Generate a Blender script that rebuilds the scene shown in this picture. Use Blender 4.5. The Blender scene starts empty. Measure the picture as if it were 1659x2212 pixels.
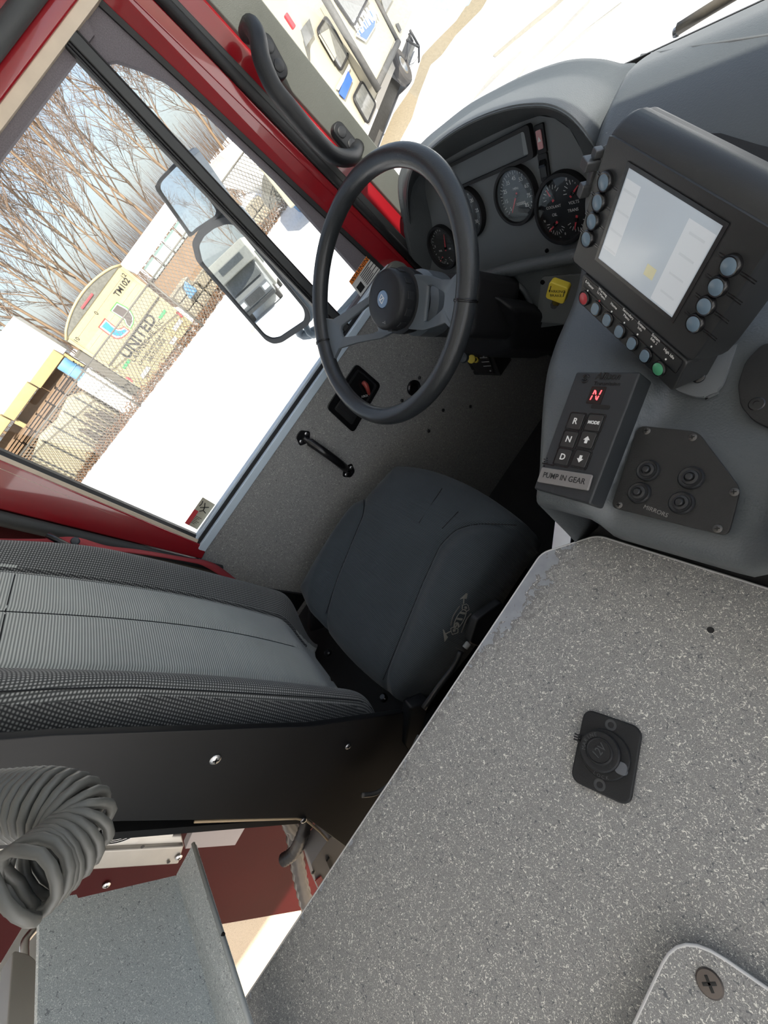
import bpy, bmesh, math, random
from mathutils import Vector, Matrix
random.seed(7)
scene = bpy.context.scene
COL = scene.collection
V = Vector
# ------------------------------------------------------------------ camera
# world: X to the passenger side, Y to the front of the truck, Z up, snow at z = 0, metres
IW, IH, FPX = 1659.0, 2212.0, 945.0
PPX, PPY = IW/2, IH/2
NADX, NADY, YAW = 1745.0, 1775.0, -60.0      # picture point straight below the camera, small yaw
CAM = V((0.0, 0.0, 2.65))
def _cd(x, y): return V((x-PPX, y-PPY, FPX)).normalized()
_off = V((NADX-PPX, NADY-PPY)); _r = _off.length; _u = -_off/_r
_v = V((-_u.y, _u.x))
if _v.x < 0: _v = -_v
_lp = V((PPX, PPY)) + _u*(FPX*FPX/_r) + _v*YAW
_down = _cd(NADX, NADY); _left = _cd(_lp.x, _lp.y); _left = (_left - _down*_left.dot(_down)).normalized()
AX, AZ = -_left, -_down; AY = AZ.cross(AX)
RM = Matrix((AX, AY, AZ))                    # camera axes -> world
def ray(x, y): return RM @ _cd(x, y)
def hx(x, y, k): d = ray(x, y); return CAM + d*((k-CAM.x)/d.x)
def hy(x, y, k): d = ray(x, y); return CAM + d*((k-CAM.y)/d.y)
def hz(x, y, k): d = ray(x, y); return CAM + d*((k-CAM.z)/d.z)
def hp(x, y, p, n): d = ray(x, y); p = V(p); n = V(n); return CAM + d*(n.dot(p-CAM)/n.dot(d))
cd_ = bpy.data.cameras.new('camera'); cam = bpy.data.objects.new('camera', cd_); COL.objects.link(cam)
cd_.sensor_width = 36.0; cd_.lens = FPX/IH*36.0; cd_.clip_start = 0.02; cd_.clip_end = 600
_rot = Matrix((RM @ V((1,0,0)), RM @ V((0,-1,0)), RM @ V((0,0,-1)))).transposed()
cam.matrix_world = Matrix.Translation(CAM) @ _rot.to_4x4()
scene.camera = cam
# ------------------------------------------------------------------ world, sun, exposure
SUN_EL, SUN_AZ = 43.0, -6.0                  # azimuth from +X towards +Y
w = bpy.data.worlds.new('world'); scene.world = w; w.use_nodes = True
nt = w.node_tree; nt.nodes.clear()
sky = nt.nodes.new('ShaderNodeTexSky'); sky.sky_type = 'NISHITA'; sky.sun_disc = False
sky.sun_elevation = math.radians(SUN_EL); sky.sun_rotation = math.radians(90 - SUN_AZ)
sky.air_density = 1.0; sky.dust_density = 2.5; sky.ozone_density = 1.2
mixw = nt.nodes.new('ShaderNodeMixRGB'); mixw.blend_type = 'MIX'; mixw.inputs[0].default_value = 0.34
mixw.inputs[2].default_value = (5.6, 6.1, 6.7, 1)      # thin high cloud over the blue
bg = nt.nodes.new('ShaderNodeBackground'); bg.inputs[1].default_value = 0.105
out = nt.nodes.new('ShaderNodeOutputWorld')
nt.links.new(sky.outputs[0], mixw.inputs[1]); nt.links.new(mixw.outputs[0], bg.inputs[0]); nt.links.new(bg.outputs[0], out.inputs[0])
sd = bpy.data.lights.new('sun', 'SUN'); sd.energy = 6.0; sd.angle = math.radians(0.6); sd.color = (1.0, 0.93, 0.82)
sun = bpy.data.objects.new('sun', sd); COL.objects.link(sun)
_e, _a = math.radians(SUN_EL), math.radians(SUN_AZ)
SUNV = V((math.cos(_e)*math.cos(_a), math.cos(_e)*math.sin(_a), math.sin(_e)))
sun.rotation_euler = SUNV.to_track_quat('Z', 'Y').to_euler()
sun.location = (12, 0, 14)
vs = scene.view_settings
vs.view_transform = 'Standard'; vs.look = 'None'; vs.exposure = 0.92; vs.gamma = 1.0; vs.use_curve_mapping = False
# ------------------------------------------------------------------ materials
MATS = {}
def mat(name, color, rough=0.5, metal=0.0, bump=0.0, bscale=400.0, spec=0.5, emit=None, estr=0.0, coat=0.0, vary=0.0, vscale=6.0, detail=2.0, sheen=0.0):
    if name in MATS: return MATS[name]
    m = bpy.data.materials.new(name); m.use_nodes = True; MATS[name] = m
    n = m.node_tree.nodes; l = m.node_tree.links; b = n['Principled BSDF']
    b.inputs['Base Color'].default_value = (*color, 1); b.inputs['Roughness'].default_value = rough
    b.inputs['Metallic'].default_value = metal; b.inputs['Specular IOR Level'].default_value = spec
    if coat: b.inputs['Coat Weight'].default_value = coat; b.inputs['Coat Roughness'].default_value = 0.03
    if sheen: b.inputs['Sheen Weight'].default_value = sheen
    if emit: b.inputs['Emission Color'].default_value = (*emit, 1); b.inputs['Emission Strength'].default_value = estr
    tc = n.new('ShaderNodeTexCoord')
    if vary:
        t = n.new('ShaderNodeTexNoise'); t.inputs['Scale'].default_value = vscale; t.inputs['Detail'].default_value = 5
        r = n.new('ShaderNodeMapRange'); r.inputs[3].default_value = 1-vary; r.inputs[4].default_value = 1+vary
        mx = n.new('ShaderNodeMixRGB'); mx.blend_type = 'MULTIPLY'; mx.inputs[0].default_value = 1; mx.inputs[1].default_value = (*color, 1)
        l.new(tc.outputs['Object'], t.inputs['Vector']); l.new(t.outputs['Fac'], r.inputs[0]); l.new(r.outputs[0], mx.inputs[2]); l.new(mx.outputs[0], b.inputs['Base Color'])
    if bump:
        t = n.new('ShaderNodeTexNoise'); t.inputs['Scale'].default_value = bscale; t.inputs['Detail'].default_value = detail
        bp = n.new('ShaderNodeBump'); bp.inputs['Strength'].default_value = bump; bp.inputs['Distance'].default_value = 0.001
        l.new(tc.outputs['Object'], t.inputs['Vector']); l.new(t.outputs['Fac'], bp.inputs['Height']); l.new(bp.outputs[0], b.inputs['Normal'])
    return m
def speckle(name, base, fleck, dark, rough=0.45, worn=None, amount=0.615):
    """laminate sheet: grey ground with pale worm-like chips and a few dark ones; worn = (x, y) edge line where the print has rubbed off"""
    m = bpy.data.materials.new(name); m.use_nodes = True; MATS[name] = m
    n = m.node_tree.nodes; l = m.node_tree.links; b = n['Principled BSDF']
    b.inputs['Roughness'].default_value = rough
    tc = n.new('ShaderNodeTexCoord'); co = tc.outputs['Object']
    def noise(sc, det, dist, rough_=0.5, off=0.0, src=co):
        mp = n.new('ShaderNodeMapping'); mp.inputs['Location'].default_value = (off, off*0.7, off*1.3); l.new(src, mp.inputs[0])
        t = n.new('ShaderNodeTexNoise'); t.inputs['Scale'].default_value = sc; t.inputs['Detail'].default_value = det
        t.inputs['Roughness'].default_value = rough_; t.inputs['Distortion'].default_value = dist; l.new(mp.outputs[0], t.inputs['Vector']); return t.outputs['Fac']
    def ramp(src, a, c):
        r = n.new('ShaderNodeMapRange'); r.inputs[1].default_value = a; r.inputs[2].default_value = c; l.new(src, r.inputs[0]); return r.outputs[0]
    def mixc(fac, c1, c2):
        x = n.new('ShaderNodeMixRGB'); l.new(fac, x.inputs[0])
        for k, c in ((1, c1), (2, c2)):
            if isinstance(c, tuple): x.inputs[k].default_value = (*c, 1)
            else: l.new(c, x.inputs[k])
        return x.outputs[0]
    g = noise(900, 2, 0.0, off=1.0)
    c0 = mixc(ramp(g, 0.38, 0.62), tuple(v*0.80 for v in base), tuple(v*1.2 for v in base))
    c1 = mixc(ramp(noise(270, 1.2, 2.0, off=3.0), amount, amount+0.025), c0, fleck)
    c1 = mixc(ramp(noise(620, 1.0, 1.4, off=9.0), amount+0.02, amount+0.05), c1, tuple(v*0.9 for v in fleck))
    c2 = mixc(ramp(noise(230, 1.0, 1.5, off=17.0), 0.66, 0.69), c1, dark)
    if worn:
        sx = n.new('ShaderNodeSeparateXYZ'); l.new(co, sx.inputs[0])
        a = n.new('ShaderNodeMath'); a.operation = 'MULTIPLY_ADD'; l.new(sx.outputs['X'], a.inputs[0]); a.inputs[1].default_value = -1.0; a.inputs[2].default_value = worn[0]
        # distance from the left edge, in metres, ragged by noise, only towards the front corner
        yl = ramp(sx.outputs['Y'], worn[1], worn[1]+0.12)
        t = n.new('ShaderNodeMath'); t.operation = 'MULTIPLY'; l.new(yl, t.inputs[0]); t.inputs[1].default_value = 0.034
        s = n.new('ShaderNodeMath'); s.operation = 'ADD'; l.new(a.outputs[0], s.inputs[0]); l.new(t.outputs[0], s.inputs[1])
        nz = noise(70, 4, 0.6, 0.62, off=5.0); k = n.new('ShaderNodeMath'); k.operation = 'MULTIPLY_ADD'; l.new(nz, k.inputs[0]); k.inputs[1].default_value = 0.11; k.inputs[2].default_value = -0.059
        f = n.new('ShaderNodeMath'); f.operation = 'ADD'; l.new(s.outputs[0], f.inputs[0]); l.new(k.outputs[0], f.inputs[1])
        wf = ramp(f.outputs[0], 0.0, 0.002)
        rub = mixc(ramp(noise(60, 3, 0.2, off=8.0), 0.3, 0.7), (0.27, 0.29, 0.32), (0.33, 0.35, 0.38))
        # chips around the rubbed zone look greener and darker
        f2 = n.new('ShaderNodeMath'); f2.operation = 'ADD'; l.new(f.outputs[0], f2.inputs[0]); f2.inputs[1].default_value = 0.018
        c2 = mixc(ramp(f2.outputs[0], 0.0, 0.012), c2, mixc(ramp(noise(420, 1.0, 1.2, off=9.0), amount+0.02, amount+0.05), tuple(v*0.72 for v in base), fleck))
        c2 = mixc(wf, c2, rub)
    l.new(c2, b.inputs['Base Color'])
    return m
def fabric(name, base, light, period, axis, kind='rib', rough=0.85, amp=0.5):
    """woven seat cloth: ribs running across the seat, or a dotted mesh weave"""
    m = bpy.data.materials.new(name); m.use_nodes = True; MATS[name] = m
    n = m.node_tree.nodes; l = m.node_tree.links; b = n['Principled BSDF']
    b.inputs['Roughness'].default_value = rough; b.inputs['Sheen Weight'].default_value = 0.15; b.inputs['Specular IOR Level'].default_value = 0.2
    tc = n.new('ShaderNodeTexCoord'); sx = n.new('ShaderNodeSeparateXYZ'); l.new(tc.outputs['Object'], sx.inputs[0])
    def wave(ax, per):
        a = n.new('ShaderNodeMath'); a.operation = 'MULTIPLY'; l.new(sx.outputs[ax], a.inputs[0]); a.inputs[1].default_value = 2*math.pi/per
        s = n.new('ShaderNodeMath'); s.operation = 'SINE'; l.new(a.outputs[0], s.inputs[0])
        r = n.new('ShaderNodeMapRange'); r.inputs[1].default_value = -1; r.inputs[2].default_value = 1; l.new(s.outputs[0], r.inputs[0]); return r.outputs[0]
    h = wave(axis, period)
    if kind == 'mesh':
        k = n.new('ShaderNodeMath'); k.operation = 'MULTIPLY'; l.new(h, k.inputs[0]); l.new(wave('X' if axis != 'X' else 'Z', period), k.inputs[1]); h = k.outputs[0]
    elif kind == 'side':
        k = n.new('ShaderNodeMath'); k.operation = 'MULTIPLY'; l.new(h, k.inputs[0]); l.new(wave('Y', period), k.inputs[1]); h = k.outputs[0]
    t = n.new('ShaderNodeTexNoise'); t.inputs['Scale'].default_value = 9; t.inputs['Detail'].default_value = 4; l.new(tc.outputs['Object'], t.inputs['Vector'])
    mx = n.new('ShaderNodeMixRGB'); l.new(h, mx.inputs[0]); mx.inputs[1].default_value = (*base, 1); mx.inputs[2].default_value = (*light, 1)
    mr = n.new('ShaderNodeMapRange'); mr.inputs[3].default_value = 0.85; mr.inputs[4].default_value = 1.15; l.new(t.outputs['Fac'], mr.inputs[0])
    mm = n.new('ShaderNodeMixRGB'); mm.blend_type = 'MULTIPLY'; mm.inputs[0].default_value = 1; l.new(mx.outputs[0], mm.inputs[1]); l.new(mr.outputs[0], mm.inputs[2])
    l.new(mm.outputs[0], b.inputs['Base Color'])
    bp = n.new('ShaderNodeBump'); bp.inputs['Strength'].default_value = amp; bp.inputs['Distance'].default_value = 0.0008; l.new(h, bp.inputs['Height']); l.new(bp.outputs[0], b.inputs['Normal'])
    return m
def glass(name, tint=(0.96, 0.97, 0.97), refl=1.0, dirt=0.0, rough=0.0):
    m = bpy.data.materials.new(name); m.use_nodes = True; MATS[name] = m
    n = m.node_tree.nodes; l = m.node_tree.links; n.clear()
    o = n.new('ShaderNodeOutputMaterial'); tr = n.new('ShaderNodeBsdfTransparent'); tr.inputs[0].default_value = (*tint, 1)
    gl = n.new('ShaderNodeBsdfGlossy'); gl.inputs['Roughness'].default_value = rough; gl.inputs[0].default_value = (refl, refl, refl, 1)
    lw = n.new('ShaderNodeLayerWeight'); pw = n.new('ShaderNodeMath'); pw.operation = 'POWER'; pw.inputs[1].default_value = 5; l.new(lw.outputs['Facing'], pw.inputs[0])
    fr = n.new('ShaderNodeMath'); fr.operation = 'MULTIPLY_ADD'; fr.inputs[1].default_value = .5; fr.inputs[2].default_value = .025; l.new(pw.outputs[0], fr.inputs[0])
    mx = n.new('ShaderNodeMixShader'); l.new(fr.outputs[0], mx.inputs[0]); l.new(tr.outputs[0], mx.inputs[1]); l.new(gl.outputs[0], mx.inputs[2]); l.new(mx.outputs[0], o.inputs[0])
    if dirt:
        df = n.new('ShaderNodeBsdfDiffuse'); df.inputs[0].default_value = (0.5, 0.48, 0.46, 1)
        tc = n.new('ShaderNodeTexCoord'); t = n.new('ShaderNodeTexNoise'); t.inputs['Scale'].default_value = 160; t.inputs['Detail'].default_value = 5
        l.new(tc.outputs['Object'], t.inputs['Vector']); r = n.new('ShaderNodeMapRange'); r.inputs[1].default_value = 0.5; r.inputs[2].default_value = 0.7; r.inputs[4].default_value = dirt
        l.new(t.outputs['Fac'], r.inputs[0]); m2 = n.new('ShaderNodeMixShader'); l.new(r.outputs[0], m2.inputs[0]); l.new(mx.outputs[0], m2.inputs[1]); l.new(df.outputs[0], m2.inputs[2]); l.new(m2.outputs[0], o.inputs[0])
    return m
# ------------------------------------------------------------------ mesh helpers
def add(name, verts, faces, m=None, parent=None, smooth=False, bevel=0.0, seg=2, sub=0, solid=0.0, autos=None):
    me = bpy.data.meshes.new(name); me.from_pydata([tuple(v) for v in verts], [], faces); me.validate(); me.update()
    bm = bmesh.new(); bm.from_mesh(me); bmesh.ops.recalc_face_normals(bm, faces=bm.faces); bm.to_mesh(me); bm.free()
    return link(name, me, m, parent, smooth, bevel, seg, sub, solid)
def link(name, me, m=None, parent=None, smooth=False, bevel=0.0, seg=2, sub=0, solid=0.0):
    o = bpy.data.objects.new(name, me); COL.objects.link(o)
    if m: me.materials.append(m if not isinstance(m, str) else MATS[m])
    if smooth:
        for p in me.polygons: p.use_smooth = True
    if solid: s = o.modifiers.new('solid', 'SOLIDIFY'); s.thickness = solid; s.offset = -1
    if bevel:
        b = o.modifiers.new('bevel', 'BEVEL'); b.width = bevel; b.segments = seg; b.limit_method = 'ANGLE'; b.angle_limit = math.radians(30)
        for p in me.polygons: p.use_smooth = True
        wn = o.modifiers.new('wn', 'WEIGHTED_NORMAL'); wn.keep_sharp = False
    if sub: s = o.modifiers.new('sub', 'SUBSURF'); s.levels = sub; s.render_levels = sub
    if parent: o.parent = parent; o.matrix_parent_inverse = parent_inv(parent)
    return o
def parent_inv(p):
    # every builder works in world coordinates; empties carry only a location, meshes sit at the origin
    return Matrix.Translation(-V(p.location)) if p.type == 'EMPTY' else Matrix.Identity(4)
def tag(o, label, cat=None, group=None, kind=None):
    o['label'] = label
    if cat: o['category'] = cat
    if group: o['group'] = group
    if kind: o['kind'] = kind
    return o
def thing(name, loc, label, cat, group=None, kind=None):
    o = bpy.data.objects.new(name, None); o.empty_display_size = 0.05; COL.objects.link(o); o.location = loc
    return tag(o, label, cat, group, kind)
def slab(name, pts, thick, m, parent=None, bevel=0.0, seg=2, **k):
    """planar outline (3D points) given a thickness vector"""
    t = V(thick); n = len(pts); a = [V(p) for p in pts]; vv = a + [p+t for p in a]
    f = [tuple(range(n)), tuple(range(2*n-1, n-1, -1))] + [(i, (i+1) % n, n+(i+1) % n, n+i) for i in range(n)]
    return add(name, vv, f, m, parent, bevel=bevel, seg=seg, **k)
def ring(name, outer, inner, thick, m, parent=None, bevel=0.0, **k):
    """frame between two outlines of equal length"""
    t = V(thick); n = len(outer); a = [V(p) for p in outer] + [V(p) for p in inner]; vv = a + [p+t for p in a]; f = []
    for i in range(n):
        j = (i+1) % n
        f += [(i, j, n+j, n+i), (2*n+i, 3*n+i, 3*n+j, 2*n+j), (i, 2*n+i, 2*n+j, j), (n+i, n+j, 3*n+j, 3*n+i)]
    return add(name, vv, f, m, parent, bevel=bevel, **k)
def box(name, c, size, m, parent=None, bevel=0.0, rot=None, seg=2, **k):
    sx, sy, sz = [s/2 for s in size]; R_ = rot if rot is not None else Matrix.Identity(3); c = V(c)
    vv = [c + R_ @ V((x*sx, y*sy, z*sz)) for x in (-1, 1) for y in (-1, 1) for z in (-1, 1)]
    f = [(0,1,3,2), (4,6,7,5), (0,4,5,1), (2,3,7,6), (0,2,6,4), (1,5,7,3)]
    return add(name, vv, f, m, parent, bevel=bevel, seg=seg, **k)
def smoothpath(pts, n=8, closed=False):
    p = [V(q) for q in pts]; res = []; N = len(p); cnt = N if closed else N-1
    for i in range(cnt):
        p0 = p[(i-1) % N] if closed or i > 0 else p[0]; p1 = p[i]; p2 = p[(i+1) % N]
        p3 = p[(i+2) % N] if closed or i+2 < N else p[-1]
        for k in range(n):
            t = k/n; res.append(0.5*((2*p1)+(p2-p0)*t+(2*p0-5*p1+4*p2-p3)*t*t+(3*p1-p0-3*p2+p3)*t**3))
    if not closed: res.append(p[-1])
    return res
def tube_geo(pts, r, sides=10, closed=False, flat=1.0, upv=None):
    p = [V(q) for q in pts]; N = len(p); vv = []; f = []
    nrm = None
    for i in range(N):
        a = p[(i-1) % N] if (closed or i > 0) else p[i]; b = p[(i+1) % N] if (closed or i < N-1) else p[i]
        t = (b-a).normalized()
        if upv is not None: nn = V(upv)
        elif nrm is None: nn = V((0,0,1)) if abs(t.z) < 0.9 else V((1,0,0))
        else: nn = nrm
        nn = (nn - t*nn.dot(t)).normalized(); nrm = nn; bn = t.cross(nn)
        rr = r[i] if isinstance(r, (list, tuple)) else r
        for k in range(sides):
            an = 2*math.pi*k/sides; vv.append(p[i] + (nn*math.cos(an)*flat + bn*math.sin(an))*rr)
    for i in range(N if closed else N-1):
        j = (i+1) % N
        for k in range(sides):
            k2 = (k+1) % sides; f.append((i*sides+k, i*sides+k2, j*sides+k2, j*sides+k))
    if not closed: f += [tuple(range(sides-1, -1, -1)), tuple(range((N-1)*sides, N*sides))]
    return vv, f
def tube(name, pts, r, m, parent=None, sides=10, closed=False, flat=1.0, upv=None, **k):
    vv, f = tube_geo(pts, r, sides, closed, flat, upv)
    return add(name, vv, f, m, parent, smooth=True, **k)
def frame(n, up=(0,0,1)):
    n = V(n).normalized(); up = V(up)
    if abs(up.normalized().dot(n)) > .999: up = V((0,1,0))
    x = up.cross(n).normalized(); y = n.cross(x); return Matrix((x, y, n)).transposed()
def lathe(name, prof, c, n, m, parent=None, sides=32, up=(0,0,1), **k):
    """profile of (radius, height) turned about axis n through c"""
    F = frame(n, up); c = V(c); vv = []; f = []; L = len(prof)
    for (r, h) in prof:
        for s in range(sides):
            a = 2*math.pi*s/sides; vv.append(c + F @ V((r*math.cos(a), r*math.sin(a), h)))
    for i in range(L-1):
        for s in range(sides):
            s2 = (s+1) % sides; f.append((i*sides+s, i*sides+s2, (i+1)*sides+s2, (i+1)*sides+s))
    if prof[0][0] > 1e-6: f.append(tuple(range(sides-1, -1, -1)))
    if prof[-1][0] > 1e-6: f.append(tuple(range((L-1)*sides, L*sides)))
    kk = dict(smooth=False); kk.update(k)
    o = add(name, vv, f, m, parent, **kk)
    if 'smooth' not in k or k['smooth']: smooth_by_angle(o.data, 35)
    return o
def smooth_by_angle(me, deg):
    for p in me.polygons: p.use_smooth = True
    bm = bmesh.new(); bm.from_mesh(me); lim = math.radians(deg)
    for e in bm.edges: e.smooth = not (len(e.link_faces) == 2 and e.calc_face_angle(0) > lim)
    bm.to_mesh(me); bm.free()
def gridmesh(name, rows, m, parent=None, smooth=True, solid=0.0, sub=0, closed_u=False):
    R_, C_ = len(rows), len(rows[0]); vv = [p for r in rows for p in r]
    f = [(i*C_+j, i*C_+(j+1) % C_, (i+1)*C_+(j+1) % C_, (i+1)*C_+j) for i in range(R_-1) for j in range(C_ if closed_u else C_-1)]
    return add(name, vv, f, m, parent, smooth=smooth, solid=solid, sub=sub)
def rrect(w_, h_, r, n=5):
    """rounded rectangle outline in local xy"""
    res = []
    for cx, cy, a0 in ((w_/2-r, h_/2-r, 0), (-w_/2+r, h_/2-r, 90), (-w_/2+r, -h_/2+r, 180), (w_/2-r, -h_/2+r, 270)):
        for k in range(n+1):
            a = math.radians(a0 + 90*k/n); res.append(V((cx+r*math.cos(a), cy+r*math.sin(a), 0)))
    return res
def plate(name, c, F, w_, h_, t, m, parent=None, r=0.004, bevel=0.0, z0=0.0):
    """rounded plate lying in frame F at c, rising t along the frame normal"""
    c = V(c); return slab(name, [c + F @ (p + V((0,0,z0))) for p in rrect(w_, h_, r)], F @ V((0,0,t)), m, parent, bevel=bevel)
def lift(F, c, x, y, z=0.0): return V(c) + F @ V((x, y, z))
def txt(name, s, c, F, size, m, parent=None, align='CENTER', depth=0.0003, sx=1.0, bold=0.0, shear=0.0):
    cu = bpy.data.curves.new('t', 'FONT'); cu.body = s; cu.size = size; cu.align_x = align; cu.align_y = 'CENTER'; cu.extrude = depth; cu.offset = bold; cu.shear = shear; cu.resolution_u = 3
    to = bpy.data.objects.new('t', cu); me = bpy.data.meshes.new_from_object(to)
    bpy.data.objects.remove(to); bpy.data.curves.remove(cu)
    F4 = Matrix.Translation(V(c)) @ F.to_4x4() @ Matrix.Diagonal((sx, 1, 1, 1)); me.transform(F4); me.name = name
    return link(name, me, m, parent)
def screw(c, n, r, m, parent, name='screw', up=(0,0,1)):
    o = lathe(name, [(r, -0.001), (r, r*0.15), (r*0.75, r*0.38), (r*0.3, r*0.45), (r*0.28, r*0.2), (0.0, r*0.2)], c, n, m, parent, sides=14, up=up)
    F = frame(n, up); c = V(c); 
    for a in (0.4, 0.4+math.pi/2):
        R_ = F @ Matrix.Rotation(a, 3, 'Z'); box('screw_slot', c + F @ V((0,0,r*0.43)), (r*1.1, r*0.2, r*0.1), 'black_gloss', o if parent else None, rot=R_)
    return o
def copy_tree(o, parent=None):
    c = o.copy(); COL.objects.link(c)
    if parent: c.parent = parent
    for ch in list(o.children): copy_tree(ch, c)
    return c
# ------------------------------------------------------------------ palette
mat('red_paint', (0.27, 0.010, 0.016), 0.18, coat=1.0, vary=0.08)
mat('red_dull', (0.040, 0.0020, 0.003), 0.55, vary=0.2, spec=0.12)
mat('cream_edge', (0.62, 0.52, 0.40), 0.4, vary=0.15, vscale=30)
mat('rubber', (0.012, 0.012, 0.013), 0.55, bump=0.2, bscale=300)
mat('rubber_grey', (0.045, 0.047, 0.047), 0.6, bump=0.2, bscale=500)
mat('seal_fuzz', (0.15, 0.135, 0.145), 0.95, bump=0.6, bscale=900, vary=0.5, vscale=500)
mat('trim_grey', (0.185, 0.197, 0.182), 0.55, bump=0.25, bscale=700)
mat('aluminium', (0.72, 0.76, 0.80), 0.28, 1.0, bump=0.05, bscale=200, vary=0.06, vscale=40)
mat('sill_sky_sheen', (0.66, 0.78, 0.88), 0.3, 0.1)
mat('steel', (0.55, 0.55, 0.55), 0.3, 1.0)
mat('steel_dull', (0.34, 0.33, 0.31), 0.45, 0.6, vary=0.12, vscale=15)
mat('white_metal', (0.62, 0.60, 0.56), 0.4, vary=0.06, vscale=10)
mat('black_gloss', (0.008, 0.008, 0.009), 0.22)
mat('black_matt', (0.010, 0.010, 0.011), 0.6, bump=0.15, bscale=900)
mat('black_plastic', (0.016, 0.017, 0.019), 0.42, bump=0.2, bscale=1400)
mat('black_soft', (0.015, 0.016, 0.018), 0.45, bump=0.25, bscale=1100, spec=0.35)
mat('dash_grey', (0.088, 0.098, 0.104), 0.43, bump=0.5, bscale=420, vary=0.06, vscale=12)
mat('dash_panel', (0.15, 0.16, 0.166), 0.5, bump=0.2, bscale=900)
mat('panel_dark', (0.014, 0.014, 0.014), 0.55, bump=0.25, bscale=800, vary=0.15, vscale=30)
mat('carpet', (0.022, 0.022, 0.023), 0.9, bump=1.0, bscale=160, detail=4)
mat('headliner', (0.62, 0.62, 0.60), 0.9)
mat('white_print', (0.80, 0.80, 0.78), 0.6)
mat('grey_print', (0.30, 0.30, 0.30), 0.6)
mat('black_print', (0.012, 0.012, 0.012), 0.6)
mat('red_print', (0.62, 0.05, 0.06), 0.5)
mat('orange_print', (0.80, 0.22, 0.03), 0.5)
mat('tan_print', (0.50, 0.47, 0.36), 0.55)
mat('paper', (0.66, 0.66, 0.63), 0.6)
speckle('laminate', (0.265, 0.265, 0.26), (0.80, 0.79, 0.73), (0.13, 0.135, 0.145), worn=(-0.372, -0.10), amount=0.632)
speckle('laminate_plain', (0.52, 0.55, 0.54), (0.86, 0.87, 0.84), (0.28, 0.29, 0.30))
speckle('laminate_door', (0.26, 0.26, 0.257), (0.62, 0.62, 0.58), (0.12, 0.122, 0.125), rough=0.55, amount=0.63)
speckle('laminate_sunlit', (0.50, 0.42, 0.33), (0.66, 0.58, 0.46), (0.30, 0.24, 0.18))  # the grey laminate again, with warm sunlight put into its colour
glass('window_glass', dirt=0.06)
glass('lens_glass', (0.97, 0.97, 0.97))
DX = -1.2
def YZ(px, py, x=DX): p = hx(px, py, x); return (p.y, p.z)
def lin(a, b, x=DX):
    """straight pillar line through two picture points on the door plane, as y(z)"""
    (y0, z0), (y1, z1) = YZ(*a, x), YZ(*b, x)
    return lambda z: y0 + (y1-y0)*(z-z0)/(z1-z0)
def strut(name, la, lb, z0, z1, xa, xb, depth, m, parent, bevel=0.0):
    """pillar band between two lines, from z0 to z1; xa, xb are the plane depths of its two edges"""
    return slab(name, [V((xa, la(z0), z0)), V((xb, lb(z0), z0)), V((xb, lb(z1), z1)), V((xa, la(z1), z1))], (-depth, 0, 0), m, parent, bevel=bevel)
SILL, WTOP = 2.13, 2.875
# ------------------------------------------------------------------ driver's door
door = thing('door_1', (DX, 0.2, 1.2), 'red driver door with grey speckled lower panel and large window', 'door', kind='structure')
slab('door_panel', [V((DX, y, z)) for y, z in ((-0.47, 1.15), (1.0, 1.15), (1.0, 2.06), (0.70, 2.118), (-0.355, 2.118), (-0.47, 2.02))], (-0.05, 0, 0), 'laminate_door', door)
L1, L2, L3 = lin((480, 251), (716, 486)), lin((480, 233), (723, 466)), lin((480, 192), (730, 435))
L4, L5 = lin((480, 159), (736, 422)), lin((480, 105), (760, 398))
L6, L7 = lin((480, 45), (800, 398)), lin((568, 0), (821, 324), -1.12)
RI, RO = (lambda z: -0.322 - (z-2.13)*0.030), (lambda z: -0.356 - (z-2.115)*0.17)      # rear window edge, rear frame edge
# sill: metal ledge with dark groove and lip; sky reflection painted pale blue
slab('sill_ledge', [V((DX+0.004, y, z)) for y, z in ((-0.345, 2.116), (0.70, 2.116), (0.69, 2.139), (-0.335, 2.139))], (-0.03, 0, 0), 'sill_sky_sheen', door, bevel=0.002)
slab('sill_seal', [V((DX-0.006, y, z)) for y, z in ((-0.335, 2.139), (0.69, 2.139), (0.685, 2.147), (-0.33, 2.147))], (-0.02, 0, 0), 'rubber', door)
slab('sill_lip', [V((DX-0.012, y, z)) for y, z in ((-0.33, 2.147), (0.685, 2.147), (0.68, 2.156), (-0.325, 2.156))], (-0.02, 0, 0), 'sill_sky_sheen', door, bevel=0.002)
# rear upright, top rail and front upright of the window frame, each with pale bevel and dark seal
strut('frame_upright', RI, RO, 2.115, 2.99, DX, DX+0.012, 0.05, 'red_paint', door, bevel=0.004)
strut('frame_bevel', lambda z: RI(z)+0.008, lambda z: RI(z)-0.016, 2.13, 2.90, DX-0.010, DX+0.002, 0.02, 'cream_edge', door)
strut('glass_channel', lambda z: RI(z)+0.015, lambda z: RI(z)+0.006, 2.15, 2.885, DX-0.022, DX-0.010, 0.02, 'rubber', door)
slab('frame_rail', [V((DX, y, z)) for y, z in ((RI(2.9)-0.16, 2.902), (L3(2.902), 2.902), (L4(2.930), 2.930), (RO(2.930), 2.930))], (-0.05, 0, 0), 'red_paint', door, bevel=0.004)
slab('rail_bevel', [V((DX-0.006, y, z)) for y, z in ((-0.35, 2.884), (L2(2.884), 2.884), (L2(2.904), 2.904), (-0.35, 2.904))], (-0.02, 0, 0), 'cream_edge', door)
slab('rail_channel', [V((DX-0.02, y, z)) for y, z in ((-0.35, 2.866), (0.46, 2.866), (0.47, 2.886), (-0.35, 2.886))], (-0.02, 0, 0), 'seal_fuzz', door)
strut('frame_upright', L3, L4, 2.08, 2.98, DX+0.006, DX+0.012, 0.05, 'red_paint', door, bevel=0.004)
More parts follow.
